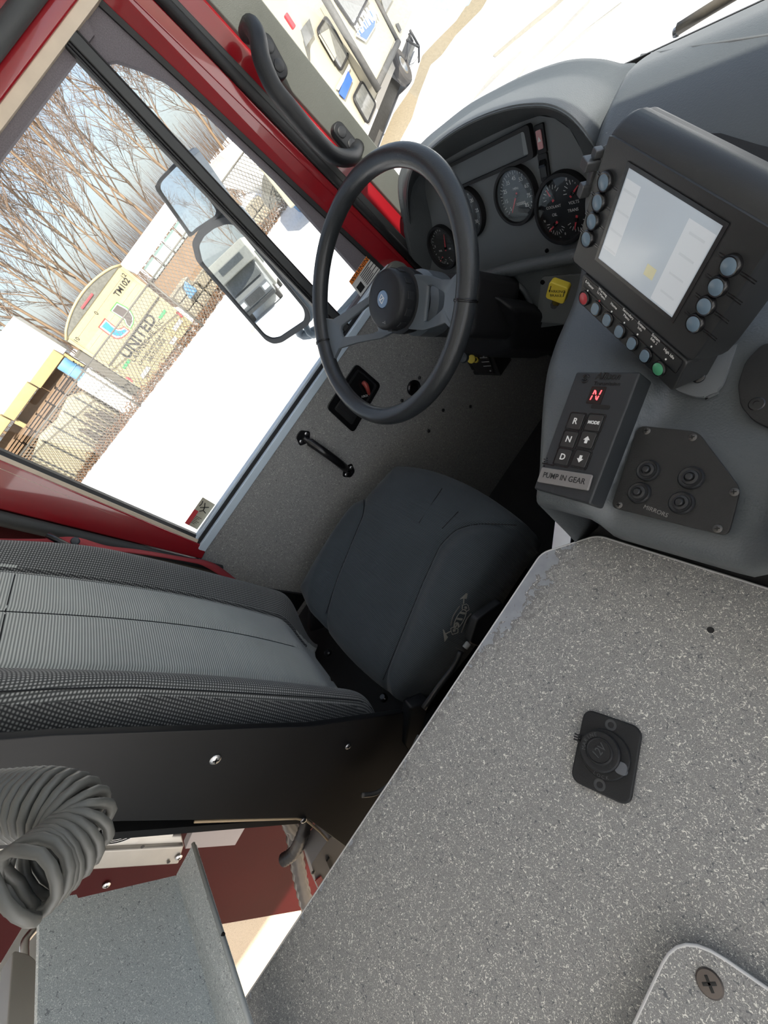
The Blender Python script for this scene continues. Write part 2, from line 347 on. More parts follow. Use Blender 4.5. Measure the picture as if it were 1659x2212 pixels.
strut('frame_bevel', L2, L3, 2.08, 2.95, DX-0.022, DX+0.006, 0.03, 'red_paint', door)
strut('frame_gasket', lambda z: L2(z)-0.010, L2, 2.10, 2.94, DX-0.024, DX-0.020, 0.02, 'rubber', door)
# run channel of the small front pane with its rounded upper corner
FX = DX-0.03
fo = [V((FX, L2(z)-.004, z)) for z in (2.14, 2.5, 2.70, 2.80, 2.895)] + [V((FX, 0.48, 2.897)), V((FX, 0.44, 2.897)), V((FX, 0.44, 2.14))]
fi = [V((FX, L1(2.20)-0.030, 2.165)), V((FX, L1(2.5)-.004, 2.5)), V((FX, L1(2.69)-.006, 2.69)), V((FX, L1(2.76)-.016, 2.755)), V((FX, L1(2.80)-0.034, 2.793)), V((FX, 0.462, 2.825)), V((FX, 0.444, 2.835)), V((FX, 0.444, 2.165))]
ring('glass_channel', fo, fi, (-0.015, 0, 0), 'seal_fuzz', door)
# division post
box('division_post', (DX-0.022, 0.424, 2.515), (0.03, 0.021, 0.76), 'rubber_grey', door, bevel=0.003)
for dy, wd in ((-0.0145, 0.005), (-0.0205, 0.005), (0.0125, 0.004)):
    box('post_seal', (DX-0.020, 0.424+dy, 2.51), (0.022, wd, 0.75), 'rubber', door, bevel=0.002)
slab('window_pane', [V((DX-0.045, y, z)) for y, z in ((-0.36, 2.10), (0.41, 2.10), (0.41, 2.89), (-0.37, 2.89))], (-0.004, 0, 0), 'window_glass', door)
slab('window_pane', [V((DX-0.045, y, z)) for y, z in ((0.43, 2.10), (L2(2.10), 2.10), (L2(2.89), 2.89), (0.43, 2.89))], (-0.004, 0, 0), 'window_glass', door)
# warning stickers on the panes
def sticker(px, base, bar, x, lines, name, pict=None):
    """px: four picture corners top-left, top-right, bottom-right, bottom-left"""
    c = [hx(*p, x) for p in px]; o = slab(name, c, (-0.0008, 0, 0), base, door)
    def at(u, v_, dx=0.0006): p = (c[0]*(1-u)+c[1]*u)*(1-v_)+(c[3]*(1-u)+c[2]*u)*v_; return p + V((dx, 0, 0))
    slab('sticker_band', [at(*q) for q in ((0, 0), (1, 0), (1, bar[0]), (0, bar[0]))], (0.0004, 0, 0), bar[1], o)
    for (u0, v0, u1, v1) in lines: slab('sticker_print', [at(*q) for q in ((u0, v0), (u1, v0), (u1, v1), (u0, v1))], (0.0003, 0, 0), 'black_print', o)
    return o, at, c
o, at_, c_ = sticker([(754, 608), (797, 545), (823, 580), (779, 641)], 'paper', (0.22, 'orange_print'), DX-0.026, [(0.36, 0.30+0.095*i, 0.93 - 0.2*(i % 2), 0.335+0.095*i) for i in range(7)] + [(0.06, 0.50, 0.28, 0.88)], 'warning_sticker')
tx_ = (c_[1]-c_[0]).normalized(); txt('sticker_print', 'WARNING', at_(.52, .11, .0012), Matrix((tx_, V((1, 0, 0)).cross(tx_), V((1, 0, 0)))).transposed(), .016, 'black_print', o, depth=.0001, sx=1.2)
o, at_, c_ = sticker([(438, 1074), (465, 1090), (426, 1144), (399, 1130)], 'tan_print', (0.001, 'tan_print'), DX-0.040, [(0.06+0.02*i, 0.62+0.05*i, 0.80-0.1*(i % 3), 0.635+0.05*i) for i in range(6)], 'warning_sticker')
slab('sticker_band', [at_(*q) for q in ((0, 0.46), (0.32, 0.46), (0.32, 1.0), (0, 1.0))], (0.0004, 0, 0), 'red_print', o)
# small falling figure of the sticker: body, limbs and a ring
for q in (((0.35, 0.12), (0.5, 0.25), (0.55, 0.36)), ((0.5, 0.25), (0.75, 0.18)), ((0.5, 0.25), (0.25, 0.33)), ((0.55, 0.36), (0.8, 0.40)), ((0.55, 0.36), (0.35, 0.44)), ((0.15, 0.1), (0.2, 0.2), (0.15, 0.3))):
    tube('sticker_figure', [at_(*p, 0.0008) for p in q], 0.0012, 'black_print', o, sides=5)
# inside door handle: dished plate with red lever, lower recess
def yzp(px, py, dx=0.0): p = hx(px, py, DX); return V((DX+dx, p.y, p.z))
hc_ = [(768, 784), (822, 831), (762, 935), (703, 880)]
hp_ = [yzp(*p) for p in hc_]; hctr = sum(hp_, V())/4
hu = ((hp_[1]-hp_[0])+(hp_[2]-hp_[3])).normalized(); hv = (hp_[0]-hp_[3]+hp_[1]-hp_[2]).normalized()
HF = Matrix((V((0, 1, 0)), V((0, 0, 1)), V((1, 0, 0)))).transposed()      # local x to the front, y up, z into the cab
def corner_round(pts, r, n=4):
    res = []; N = len(pts)
    for i in range(N):
        a, b, c = V(pts[i-1]), V(pts[i]), V(pts[(i+1) % N]); d0 = (a-b).normalized(); d1 = (c-b).normalized(); p0 = b+d0*r; p1 = b+d1*r
        for k in range(n+1):
            t = k/n; res.append(p0*(1-t)**2 + b*2*t*(1-t) + p1*t*t)
    return res
hplate = slab('latch_plate', corner_round(hp_, 0.016), (0.006, 0, 0), 'black_gloss', door, bevel=0.002)
def hq(u, v_, d=0.0): p = (hp_[0]*(1-u)+hp_[1]*u)*(1-v_)+(hp_[3]*(1-u)+hp_[2]*u)*v_; return p+V((d, 0, 0))
ring('latch_rim', corner_round([hq(.12, .06, .006), hq(.88, .06, .006), hq(.88, .50, .006), hq(.12, .50, .006)], .01), corner_round([hq(.17, .09, .006), hq(.83, .09, .006), hq(.83, .47, .006), hq(.17, .47, .006)], .008), (0.003, 0, 0), 'black_plastic', hplate)
slab('latch_pull', corner_round([hq(.18, .58, .006), hq(.82, .58, .006), hq(.82, .92, .006), hq(.18, .92, .006)], .008), (0.005, 0, 0), 'black_matt', hplate, bevel=0.002)
for k in range(3): slab('pull_rib', [hq(.22, .64+.09*k, .011), hq(.78, .64+.09*k, .011), hq(.78, .67+.09*k, .011), hq(.22, .67+.09*k, .011)], (0.002, 0, 0), 'black_plastic', hplate)
tube('lock_lever', [hq(.42, .20, .008), hq(.50, .20, .022), hq(.66, .27, .022), hq(.80, .30, .014)], [.009, .0085, .007, .004], mat('red_lever', (0.30, 0.05, 0.04), 0.35), hplate, sides=10, sub=1)
txt('lock_print', 'LOCK', hq(.72, .36, .0075), HF @ Matrix.Rotation(-0.75, 3, 'Z'), 0.009, 'white_print', hplate)
# pull handle: bar with two screwed feet
ha, hb = yzp(655, 945), yzp(752, 1017)
tube('pull_bar', smoothpath([ha+V((.004, 0, 0)), ha+(hb-ha)*.10+V((.014, 0, 0)), ha+(hb-ha)*.30+V((.036, 0, 0)), ha+(hb-ha)*.5+V((.042, 0, 0)), ha+(hb-ha)*.70+V((.036, 0, 0)), ha+(hb-ha)*.90+V((.014, 0, 0)), hb+V((.004, 0, 0))], 6), [.009]*6+[.0125]*25+[.009]*6, 'black_gloss', door, sides=12, flat=0.65, upv=(1, 0, 0))
for e, sgn in ((ha, 1), (hb, -1)):
    d = (hb-ha).normalized(); sd_ = V((0, -d.z, d.y))
    ft = slab('handle_foot', corner_round([e+d*(-.022*sgn)+sd_*.012, e+d*(.006*sgn)+sd_*.027, e+d*(.024*sgn), e+d*(.006*sgn)-sd_*.027, e+d*(-.022*sgn)-sd_*.012], .008), (0.004, 0, 0), 'black_gloss', door, bevel=0.0015)
    for s in (-1, 1): screw(e+sd_*(.014*s)+V((.004, 0, 0)), (1, 0, 0), .0055, 'steel', ft)
# speaker-like round port, rivets on the panel
pc = yzp(893, 838); lathe('round_port', [(.026, 0), (.026, .006), (.021, .009), (.018, .005), (.0, .005)], pc, (1, 0, 0), 'black_gloss', door)
for p in ((906, 816), (868, 865), (957, 886), (926, 931), (1016, 878)): lathe('panel_rivet', [(.006, 0), (.0055, .003), (.003, .005), (0, .0055)], yzp(*p), (1, 0, 0), 'black_plastic', door, sides=12)
# gusset where sill and front upright meet
slab('sill_gusset', corner_round([yzp(812, 610, .006), yzp(850, 562, .006), yzp(905, 575, .006), yzp(925, 640, .006), yzp(860, 660, .006)], .012), (-0.02, 0, 0), 'trim_grey', door, bevel=0.003)
screw(yzp(873, 563, .007), (1, 0, 0), .006, 'black_gloss', door)
# ------------------------------------------------------------------ front pillar with grab handle, windscreen
pillar = thing('trim_1', (DX, 0.75, 2.1), 'grey front pillar trim between red door frame and windscreen', 'pillar', kind='structure')
strut('pillar_seal', lambda z: L4(z)+0.002, lambda z: L5(z)-0.004, 1.95, 3.03, DX+0.014, DX+0.018, 0.05, 'rubber_grey', pillar, bevel=0.006)
tube('seal_bulb', [V((DX+0.016, L4(z)+0.010, z)) for z in (1.95, 2.3, 2.6, 3.0)], 0.010, 'rubber', pillar)
strut('pillar_flange', L5, L6, 1.95, 3.05, DX+0.004, DX+0.006, 0.05, 'red_paint', pillar)
strut('pillar_trim', L6, L7, 2.20, 3.08, DX+0.016, -1.12, 0.03, 'trim_grey', pillar, bevel=0.003)
gh = thing('grab_handle', tuple(hx(740, 330, -1.14)), 'dark grey padded grab handle bolted to front pillar', 'handle')
gp = [(533, 72, -1.15), (541, 56, -1.11), (556, 80, -1.075), (566, 130, -1.06), (592, 190, -1.055), (632, 240, -1.055), (680, 298, -1.06), (722, 336, -1.075), (760, 340, -1.10), (772, 318, -1.14)]
gpp = smoothpath([hx(a, b, c) for a, b, c in gp], 7)
tube('handle_grip', gpp, [0.0172 if 8 < i < len(gpp)-8 else 0.0168 for i in range(len(gpp))], 'black_soft', gh, sides=16)
for (a, b), (c, d) in (((574, 102), (600, 150)), ((726, 280), (762, 324))):
    p, q = hx(a, b, -1.14), hx(c, d, -1.14); ax = (q-p).normalized(); mid = (p+q)/2
    F = Matrix((V((1, 0, 0)).cross(ax)*-1, ax, V((1, 0, 0)))).transposed()
    m_ = plate('mount_pad', mid, F, 0.034, 0.075, 0.020, 'black_soft', gh, r=0.016, bevel=0.004, z0=-0.008)
    for s in (-1, 1): lathe('bolt_cap', [(.011, .011), (.011, .0135), (.009, .0145), (0, .0145)], mid+ax*(.016*s), (1, 0, 0), 'black_plastic', m_, sides=20)
wsb, wst = 1.04, 0.60
ws = slab('window_1', [V((-1.13, wsb, 2.13)), V((1.13, wsb, 2.13)), V((1.05, wst, 3.04)), V((-1.10, wst, 3.04))], (0, 0.006, 0.003), 'window_glass')
tag(ws, 'wide flat windscreen pane above the dashboard', 'windscreen', kind='structure')
# ------------------------------------------------------------------ rest of the shell
def struct(name, pts, th, m, label, cat): o = slab(name, pts, th, m); return tag(o, label, cat, kind='structure')
struct('ceiling', [V((-1.25, -3.2, 3.10)), V((1.22, -3.2, 3.10)), V((1.22, 0.62, 3.10)), V((-1.25, 0.62, 3.10))], (0, 0, 0.06), 'headliner', 'pale cab headliner over the seats', 'ceiling')
wl = thing('wall_left', (DX, -0.7, 0.4), 'red painted side wall of the cab behind the driver door', 'wall', kind='structure')
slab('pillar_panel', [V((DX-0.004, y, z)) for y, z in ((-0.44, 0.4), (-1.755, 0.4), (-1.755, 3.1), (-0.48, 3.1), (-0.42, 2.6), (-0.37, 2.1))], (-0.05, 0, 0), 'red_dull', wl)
tube('body_seal', [V((DX+0.016, RO(z)-0.018, z)) for z in (2.05, 2.3, 2.6, 2.90)] + [V((DX+0.016, RO(2.98)+0.06, 2.945)), V((DX+0.012, 0.1, 2.942)), V((DX+0.012, L4(2.942), 2.942))], 0.017, 'rubber_grey', wl, sides=12)
slab('roof_rail', [V((DX, y, z)) for y, z in ((-0.6, 2.945), (0.66, 2.945), (0.6, 3.1), (-0.6, 3.1))], (-0.04, 0, 0), 'red_paint', wl)
slab('crew_door_panel', [V((DX-0.02, y, z)) for y, z in ((-1.76, 0.3), (-2.75, 0.3), (-2.75, 2.05), (-1.76, 2.05))], (-0.04, 0, 0), 'laminate_sunlit', wl)
struct('wall_back', [V((-1.25, -3.2, 0.3)), V((1.22, -3.2, 0.3)), V((1.22, -3.2, 3.1)), V((-1.25, -3.2, 3.1))], (0, -0.05, 0), 'headliner', 'pale rear wall of the cab', 'wall')
struct('floor', [V((-1.2, -0.62, 1.22)), V((1.2, -0.62, 1.22)), V((1.2, 1.0, 1.22)), V((-1.2, 1.0, 1.22))], (0, 0, -0.05), 'carpet', 'dark floor mat under the driver seat', 'floor')
struct('floor', [V((-1.2, -3.2, 0.32)), V((1.2, -3.2, 0.32)), V((1.2, -0.62, 0.32)), V((-1.2, -0.62, 0.32))], (0, 0, -0.05), 'laminate_sunlit', 'step well floor behind the seat, tan from painted warm sunlight', 'floor')
struct('wall_front', [V((-1.2, 0.98, 1.2)), V((1.2, 0.98, 1.2)), V((1.2, 0.98, 2.2)), V((-1.2, 0.98, 2.2))], (0, 0.04, 0), 'black_matt', 'black front wall of the foot well', 'wall')
ks = thing('kick_strip', tuple(hz(1085, 985, 1.225)), 'dark rubber strip on floor edge beside the door panel', 'strip')
sl_ = smoothpath([hz(*p, 1.226) for p in ((1135, 870), (1112, 925), (1088, 985), (1050, 1045), (1020, 1080))], 5)
tube('strip_bead', sl_, .012, 'rubber_grey', ks, sides=8, flat=.4, upv=(0, 0, 1))
# ------------------------------------------------------------------ engine cover with laminate top
CZ = 2.03
cover = thing('engine_cover', (-0.05, -0.4, 1.22), 'carpeted engine cover with grey speckled laminate top beside driver seat', 'engine cover')
def oc(px, py, z=CZ): return hz(px, py, z)
c1, c2, c3 = oc(1170, 1195), oc(1290, 1157), oc(1659, 1273)
dirf = (c3-c2).normalized(); rf = c2 + dirf*0.85
top = corner_round([V((c1.x, c1.y, CZ)), V((c2.x, c2.y, CZ)), V((rf.x, rf.y, CZ)), V((rf.x, -1.0, CZ)), V((c1.x, -1.0, CZ))], 0.012)
tp = slab('laminate_top', top, (0, 0, -0.012), 'laminate', cover)
tube('edge_trim', [p+V((0, 0, -0.003)) for p in top], 0.0032, mat('edge_white', (0.75, 0.75, 0.74), 0.35), cover, sides=8, closed=True)
slab('carpet_box', [V((c1.x+.02, -0.98, 1.24)), V((c1.x+.02, c1.y-.012, 1.24)), V((c2.x, c2.y+.06, 1.24)), V((rf.x-.03, rf.y+.06, 1.24)), V((rf.x-.03, -0.98, 1.24))], (0, 0, CZ-0.012-1.24-0.002), 'carpet', cover)
slab('front_shelf', [V((c1.x+.004, c1.y+.03, 1.30)), V((c1.x+.004, .40, 1.30)), V((rf.x-.03, .40, 1.30)), V((rf.x-.03, c1.y+.03, 1.30))], (0, 0, 0.675), 'carpet', cover, bevel=0.01)
box('tunnel_wall', (-.315, .66, 1.64), (.03, .62, .84), 'carpet', cover)  # unseen side of the engine tunnel, added to keep the footwell dark
slab('metal_strap', [hz(*p, CZ-.030) for p in ((1203, 1108), (1240, 1120), (1233, 1190), (1192, 1200))], (0, 0, 0.004), 'aluminium', cover, bevel=0.001)
screw(hz(1219, 1135, CZ-.026), (0, 0, 1), .004, 'steel_dull', cover)
lathe('drilled_hole', [(.0036, .0002), (.0036, .0006), (0, .0006)], oc(1535, 1361), (0, 0, 1), 'black_matt', cover, sides=16)
# bolted lid standing on the cover
lid = thing('cover_lid', tuple(oc(1560, 2180)), 'raised speckled lid with rounded corner and black screw on engine cover', 'lid')
LZ = CZ+0.020
k0, k1, k2 = oc(1468, 2008, LZ), oc(1659, 2140, LZ), oc(1372, 2212, LZ)
d1, d2 = (k1-k0).normalized(), (k2-k0).normalized()
slab('lid_sheet', corner_round([k0, k0+d1*.35, k0+d1*.35+d2*.35, k0+d2*.35], 0.034, 6), (0, 0, -0.020), 'laminate', lid)
tube('lid_edge', corner_round([k0+V((0, 0, -.002)), k0+d1*.35+V((0, 0, -.002)), k0+d1*.35+d2*.35+V((0, 0, -.002)), k0+d2*.35+V((0, 0, -.002))], 0.034, 6), 0.0022, 'edge_white', lid, closed=True, sides=6)
sc_ = oc(1533, 2124, LZ)
so = lathe('screw', [(.0102, -.001), (.0102, .0005), (.009, .0020), (.004, .0026), (0, .0026)], sc_, (0, 0, 1), mat('screw_brown', (0.16, 0.14, 0.13), 0.35, 0.8), lid, sides=28)
for a in (0.95, 0.95+math.pi/2):
    box('screw_slot', sc_+V((0, 0, .0026)), (.011, .0026, .0008), 'black_gloss', so, rot=Matrix.Rotation(a, 3, 'Z'), bevel=.0008)
# 12 V socket
sk = thing('power_socket', tuple(oc(1310, 1635)), 'black twelve volt power socket with capped round lid on engine cover', 'socket')
q = [oc(*p, CZ+.006) for p in ((1262, 1530), (1390, 1572), (1360, 1742), (1232, 1687))]; ctr = sum(q, V())/4
yv = ((q[0]+q[1])/2-(q[2]+q[3])/2); hh_ = yv.length; yv = yv.normalized(); xv = V((yv.y, -yv.x, 0)); ww_ = ((q[1]-q[0]).length+(q[2]-q[3]).length)/2
SF = Matrix((xv, yv, V((0, 0, 1)))).transposed(); ctr.z = CZ
plate('socket_plate', ctr, SF, ww_, hh_, .0075, 'black_soft', sk, r=.011, bevel=.002)
KS = ww_/.056
def kp(prof): return [(r*KS, h) for r, h in prof]
for s in (-1, 1): lathe('screw_recess', [(.0064, .0072), (.0064, .0082), (.0052, .0084), (.0034, .0078), (.0030, .0060), (0, .0060)], lift(SF, ctr, 0, s*hh_*.395), (0, 0, 1), mat('recess_grey', (0.05, 0.052, 0.056), .5), sk, sides=20)
lathe('socket_collar', kp([(.0232, .0075), (.0232, .0105), (.0222, .012), (.020, .012), (0, .012)]), ctr, (0, 0, 1), 'black_soft', sk, sides=40)
cap = lathe('socket_cap', kp([(.0190, .012), (.0190, .0175), (.0178, .0190), (.0165, .0192), (.0128, .0186), (.0120, .0196), (.0112, .0198), (.0105, .0188), (0, .0188)]), lift(SF, ctr, -.0035*KS, .001), (0, 0, 1), 'black_soft', sk, sides=44)
txt('cap_print', '12V', lift(SF, ctr, -.0035, .001, .0190), SF @ Matrix.Rotation(math.radians(62), 3, 'Z'), .0125, mat('emboss_grey', (0.07, 0.073, 0.078), .4), cap, sx=.85)
F_ = SF @ Matrix.Rotation(math.radians(62), 3, 'Z')
for i, ch in enumerate('MARINE'):
    a = math.radians(128-15*i); txt('cap_print', ch, lift(F_, lift(SF, ctr, -.0035, .001, .0193), math.cos(a)*.0148*KS, math.sin(a)*.0148*KS), F_ @ Matrix.Rotation(a-math.pi/2, 3, 'Z'), .0058, 'emboss_grey', cap)
for i, ch in enumerate('LOCK'):
    a = math.radians(-105+11*i); txt('collar_print', ch, lift(SF, ctr, math.cos(a)*.0208*KS, math.sin(a)*.0208*KS, .0123), SF @ Matrix.Rotation(a+math.pi/2, 3, 'Z'), .0046, 'emboss_grey', sk)
plate('cap_tab', lift(SF, ctr, .0168*KS, -.0065*KS), SF, .012, .013, .0128, mat('tab_grey', (0.12, 0.13, 0.145), 0.5), sk, r=.0045, z0=.001)
for k in range(3): box('cap_hinge', lift(SF, ctr, -.0270*KS, .006+.003*k-.003, .012), (.008, .0018, .006), 'black_soft', sk, rot=SF, bevel=.0006)
box('hinge_strap', lift(SF, ctr, -.0240*KS, .006, .0115), (.007, .010, .003), 'black_soft', sk, rot=SF, bevel=.001)
# ------------------------------------------------------------------ dashboard: gauge binnacle
dash = thing('dashboard', (-0.85, 0.75, 1.9), 'charcoal moulded dashboard with hooded gauge cluster behind steering wheel', 'dashboard')
GN = V((0, -0.94, 0.342)).normalized(); GP = V((0, 0.75, 2.15)); GF = frame(GN)
def gq(px, py, d=0.0): return hp(px, py, GP + GN*d, GN)
J = [(914, 590), (904, 501), (893, 430), (906, 383), (961, 346), (1010, 318), (1062, 292), (1115, 268), (1164, 250), (1197, 255), (1231, 279), (1255, 322), (1275, 380), (1310, 430)]
Rm = [(905, 592), (890, 505), (880, 430), (892, 366), (932, 323), (977, 287), (1032, 257), (1096, 235), (1150, 228), (1192, 232), (1232, 254), (1272, 300), (1310, 360), (1345, 420)]
S = [(902, 590), (884, 508), (869, 424), (880, 366), (925, 316), (965, 282), (1022, 238), (1085, 203), (1150, 171), (1231, 144), (1299, 139), (1352, 148), (1400, 165), (1420, 330)]
Sy = [.70, .71, .73, .77, .81, .86, .91, .94, .96, .96, .95, .94, .93, .90]
rj = [gq(*p) for p in J]; rr_ = [hy(p[0], p[1], 0.675 + (0.045 if i in (0, 1) else .03 if i == 2 else .012 if i == 3 else 0)) for i, p in enumerate(Rm)]; rs = [hy(p[0], p[1], Sy[i]) for i, p in enumerate(S)]
rows = []
back = [V((p.x, p.y+0.05, p.z-0.22)) for p in rs]
def mixr(a, b, t, up=0.0, out=0.0): return [p*(1-t)+q_*t + V((0, 0, up)) for p, q_ in zip(a, b)]
rows = [[p - GN*0.01 for p in rj], rj, mixr(rj, rr_, 0.5), mixr(rj, rr_, 0.9), rr_, mixr(rr_, rs, 0.10, 0.004), mixr(rr_, rs, 0.35, 0.006), mixr(rr_, rs, 0.7, 0.004), rs, back]
rows = [smoothpath(r, 5) for r in rows]
cols = [smoothpath([rows[i][j] for i in range(len(rows))], 4) for j in range(len(rows[0]))]
gridmesh('binnacle_hood', cols, 'dash_grey', dash, solid=0.004)
pn = J + [(1300, 480), (1262, 560), (1130, 578), (1010, 600), (935, 606)]
slab('gauge_panel', [gq(*p) for p in pn], GN*-0.02, 'dash_panel', dash)
# insert line on the hood
tube('hood_insert_seam', smoothpath([hy(*p, y_) for p, y_ in (((1160, 170), .93), ((1147, 188), .865), ((1170, 182), .86), ((1200, 186), .85), ((1232, 205), .83), ((1255, 219), .815), ((1282, 222), .82))], 5), 0.0035, 'dash_panel', dash, sides=6)
def dial(c, r, name, label, needle, marks, sub=None):
    """instrument: bezel, black face, ticks, printed figures, needle and lens"""
    c = V(c); b = lathe(name, [(r, 0.0), (r, .010), (r*.97, .014), (r*.88, .014), (r*.84, .004), (r*.82, .002)], c, GN, 'black_matt', dash, sides=48)
    b['label'] = label
    lathe('dial_face', [(r*.83, .0015), (r*.83, .0022), (0, .0022)], c, GN, mat('dial_black', (0.012, 0.013, 0.014), 0.35), b, sides=40)
    vv, ff = [], []
    for (cx, cy, rad, a0, a1, n, ln, wd) in marks:
        for i in range(n):
            a = math.radians(a0+(a1-a0)*i/(n-1)); L = ln*(1.0 if i % 2 == 0 else .6)
            d = V((math.cos(a), math.sin(a), 0)); t = V((-d.y, d.x, 0)); o_ = V((cx*r, cy*r, .0026)); k = len(vv)
            for (s, e) in ((rad*r, -1), (rad*r, 1), ((rad-L)*r, 1), ((rad-L)*r, -1)): vv.append(c + GF @ (o_ + d*s + t*(wd*r*e)))
            ff.append((k, k+1, k+2, k+3))
    add('dial_ticks', vv, ff, 'white_print', b)['kind'] = 'stuff'
    for (s, x, y, h) in (sub or []): txt('dial_print', s, lift(GF, c, x*r, y*r, .0026), GF, h*r, 'white_print', b, depth=.0001)
    for (cx, cy, a, ln) in needle:
        a = math.radians(a); d = V((math.cos(a), math.sin(a), 0)); t = V((-d.y, d.x, 0)); o_ = V((cx*r, cy*r, .0045))
        slab('needle', [c+GF @ (o_-d*(.12*r)+t*(.035*r)), c+GF @ (o_+d*(ln*r)+t*(.008*r)), c+GF @ (o_+d*(ln*r)-t*(.008*r)), c+GF @ (o_-d*(.12*r)-t*(.035*r))], GN*.0012, mat('needle_red', (0.75, 0.06, 0.08), 0.4), b)
        lathe('needle_hub', [(.06*r, .003), (.06*r, .007), (.04*r, .008), (0, .008)], lift(GF, c, cx*r, cy*r), GN, 'black_gloss', b, sides=16)
    lathe('dial_lens', [(r*.86, .0105), (r*.5, .0118), (0, .012)], c, GN, 'lens_glass', b, sides=40)
    return b
arc = [(-135+270*i/8) for i in range(9)]
def figs(vals, rad, a0, a1, h): return [(s, math.cos(math.radians(a0+(a1-a0)*i/(len(vals)-1)))*rad, math.sin(math.radians(a0+(a1-a0)*i/(len(vals)-1)))*rad, h) for i, s in enumerate(vals)]
dial(gq(1118, 421), .0565, 'speedometer', 'round speedometer with white figures and red needle', [(0, 0, 238, .62)], [(0, 0, .80, 225, -45, 33, .12, .009)], figs(['5', '15', '25', '35', '45', '55', '65', '75', '85'], .56, 225, -45, .19) + [('MPH', 0, .22, .13), ('000000', .12, -.30, .15)])
dial(gq(1220, 449), .066, 'engine_gauge', 'large four-part gauge for coolant, volts, oil and transmission', [(-.36, -.38, 215, .30), (.38, .34, 40, .30), (-.36, .36, 120, .28), (.4, -.36, 250, .28)],
     [(-.36, -.36, .34, 180, 330, 11, .12, .009), (.38, .36, .34, 30, 180, 9, .12, .009), (-.36, .36, .34, 40, 190, 9, .12, .009), (.38, -.36, .34, 200, 350, 9, .12, .009)],
     [('COOLANT', -.36, .10, .11), ('VOLTS', .36, .10, .12), ('TRANS', .30, -.10, .12), ('OIL', -.36, -.12, .12)] + [(s, -.36+math.cos(math.radians(a))*.45, -.36+math.sin(math.radians(a))*.45, .10) for s, a in (('100', 165), ('80', 195), ('60', 220), ('40', 250), ('20', 280), ('0', 310))] + [('8', .2, .72, .12), ('16', .5, .72, .12)])
dial(gq(960, 533), .056, 'fuel_gauge', 'round fuel and air pressure gauge behind wheel rim', [(.15, -.05, 75, .62), (-.32, -.48, 215, .22)], [(0, 0, .80, 40, 200, 15, .10, .010), (-.32, -.45, .30, 170, 330, 9, .10, .010), (.42, -.42, .30, 200, 350, 9, .10, .010)],
     [('FUEL', -.30, -.14, .11), ('AIR', .4, -.12, .11), ('E', -.6, .1, .14), ('F', .4, .6, .14)] + [(s, -.32+math.cos(math.radians(a))*.40, -.45+math.sin(math.radians(a))*.40, .09) for s, a in (('0', 190), ('30', 230), ('60', 270), ('90', 310))])
dial(gq(1012, 459), .0565, 'tachometer', 'round tachometer half hidden by wheel rim', [(0, 0, 230, .6)], [(0, 0, .80, 225, -45, 25, .12, .009)], figs(['0', '5', '10', '15', '20', '25', '30'], .56, 225, -45, .19) + [('RPM', 0, -.3, .14)])
# message display above the gauges
dq = [gq(*p, .004) for p in ((963, 358), (1151, 265), (1160, 334), (988, 408))]
dctr = sum(dq, V())/4
fr_ = ring('display_frame', corner_round([gq(*p) for p in ((958, 360), (1150, 262), (1162, 336), (985, 411))], .008), corner_round([gq(*p) for p in ((972, 362), (1140, 278), (1150, 330), (990, 402))], .006), GN*.012, 'black_matt', dash, bevel=.001)
slab('display_window', [gq(*p, .001) for p in ((970, 360), (1143, 274), (1152, 332), (988, 405))], GN*.002, mat('display_grey', (0.10, 0.105, 0.105), 0.3), fr_)
slab('display_end', [gq(*p, .003) for p in ((1126, 283), (1138, 277), (1147, 330), (1133, 335))], GN*.002, mat('display_pale', (0.22, 0.23, 0.23), 0.3), fr_)
for (px, py), nm, lab in (((1170, 299), 'hazard_switch', 'rocker switch with pink hazard triangle'), ((1178, 360), 'rocker_switch', 'small black rocker switch')):
    c = gq(px, py); b = plate(nm, c, GF, .022, .046, .005, 'black_matt', dash, r=.003, bevel=.001); b['label'] = lab
    if nm[0] == 'h':
        plate('hazard_lamp', c, GF, .012, .030, .007, mat('pink_lamp', (0.62, 0.30, 0.30), 0.35), b, r=.002)
        slab('hazard_triangle', [lift(GF, c, *q, .0071) for q in ((0, .005), (-.004, -.003), (.004, -.003))], GN*.0004, 'white_print', b)
    else:
        slab('rocker_pad', [lift(GF, c, *q) for q in ((-.007, .015, .004), (.007, .015, .004), (.007, .006, .010), (-.007, .006, .010))], GF @ V((0, -.004, .001)), 'black_gloss', b)
        plate('rocker_pad', lift(GF, c, 0, -.006), GF, .013, .020, .0075, 'black_plastic', b, r=.002, bevel=.001)
for p in ((1182, 541), (1205, 240), (918, 498)): lathe('panel_screw', [(.0045, 0), (.004, .003), (0, .0035)], gq(*p), GN, 'black_gloss', dash, sides=12)
# knee panel below: rolled ledge, arch round the column, parking brake panel
KN = V((0.05, -1, 0.12)).normalized(); KP = V((-0.65, 0.625, 2.05))
def kq(px, py, d=0.0): return hp(px, py, KP+KN*d, KN)
slab('knee_panel', [kq(*p) for p in ((985, 610), (1110, 585), (1262, 560), (1262, 640), (1240, 700), (1150, 712), (1140, 650), (1110, 618), (1070, 640), (1040, 700), (985, 700))], KN*-0.02, 'dash_grey', dash, bevel=.004)
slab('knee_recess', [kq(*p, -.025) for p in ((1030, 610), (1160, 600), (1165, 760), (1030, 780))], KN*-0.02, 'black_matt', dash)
ledge = [kq(*p, .004) for p in ((975, 618), (1010, 606), (1060, 594), (1110, 581), (1170, 568), (1255, 551))]
tube('panel_ledge', smoothpath(ledge, 5), .0135, 'dash_grey', dash, sides=14)
low = [gq(*p) for p in ((930, 600), (1010, 592), (1110, 570), (1262, 545))]
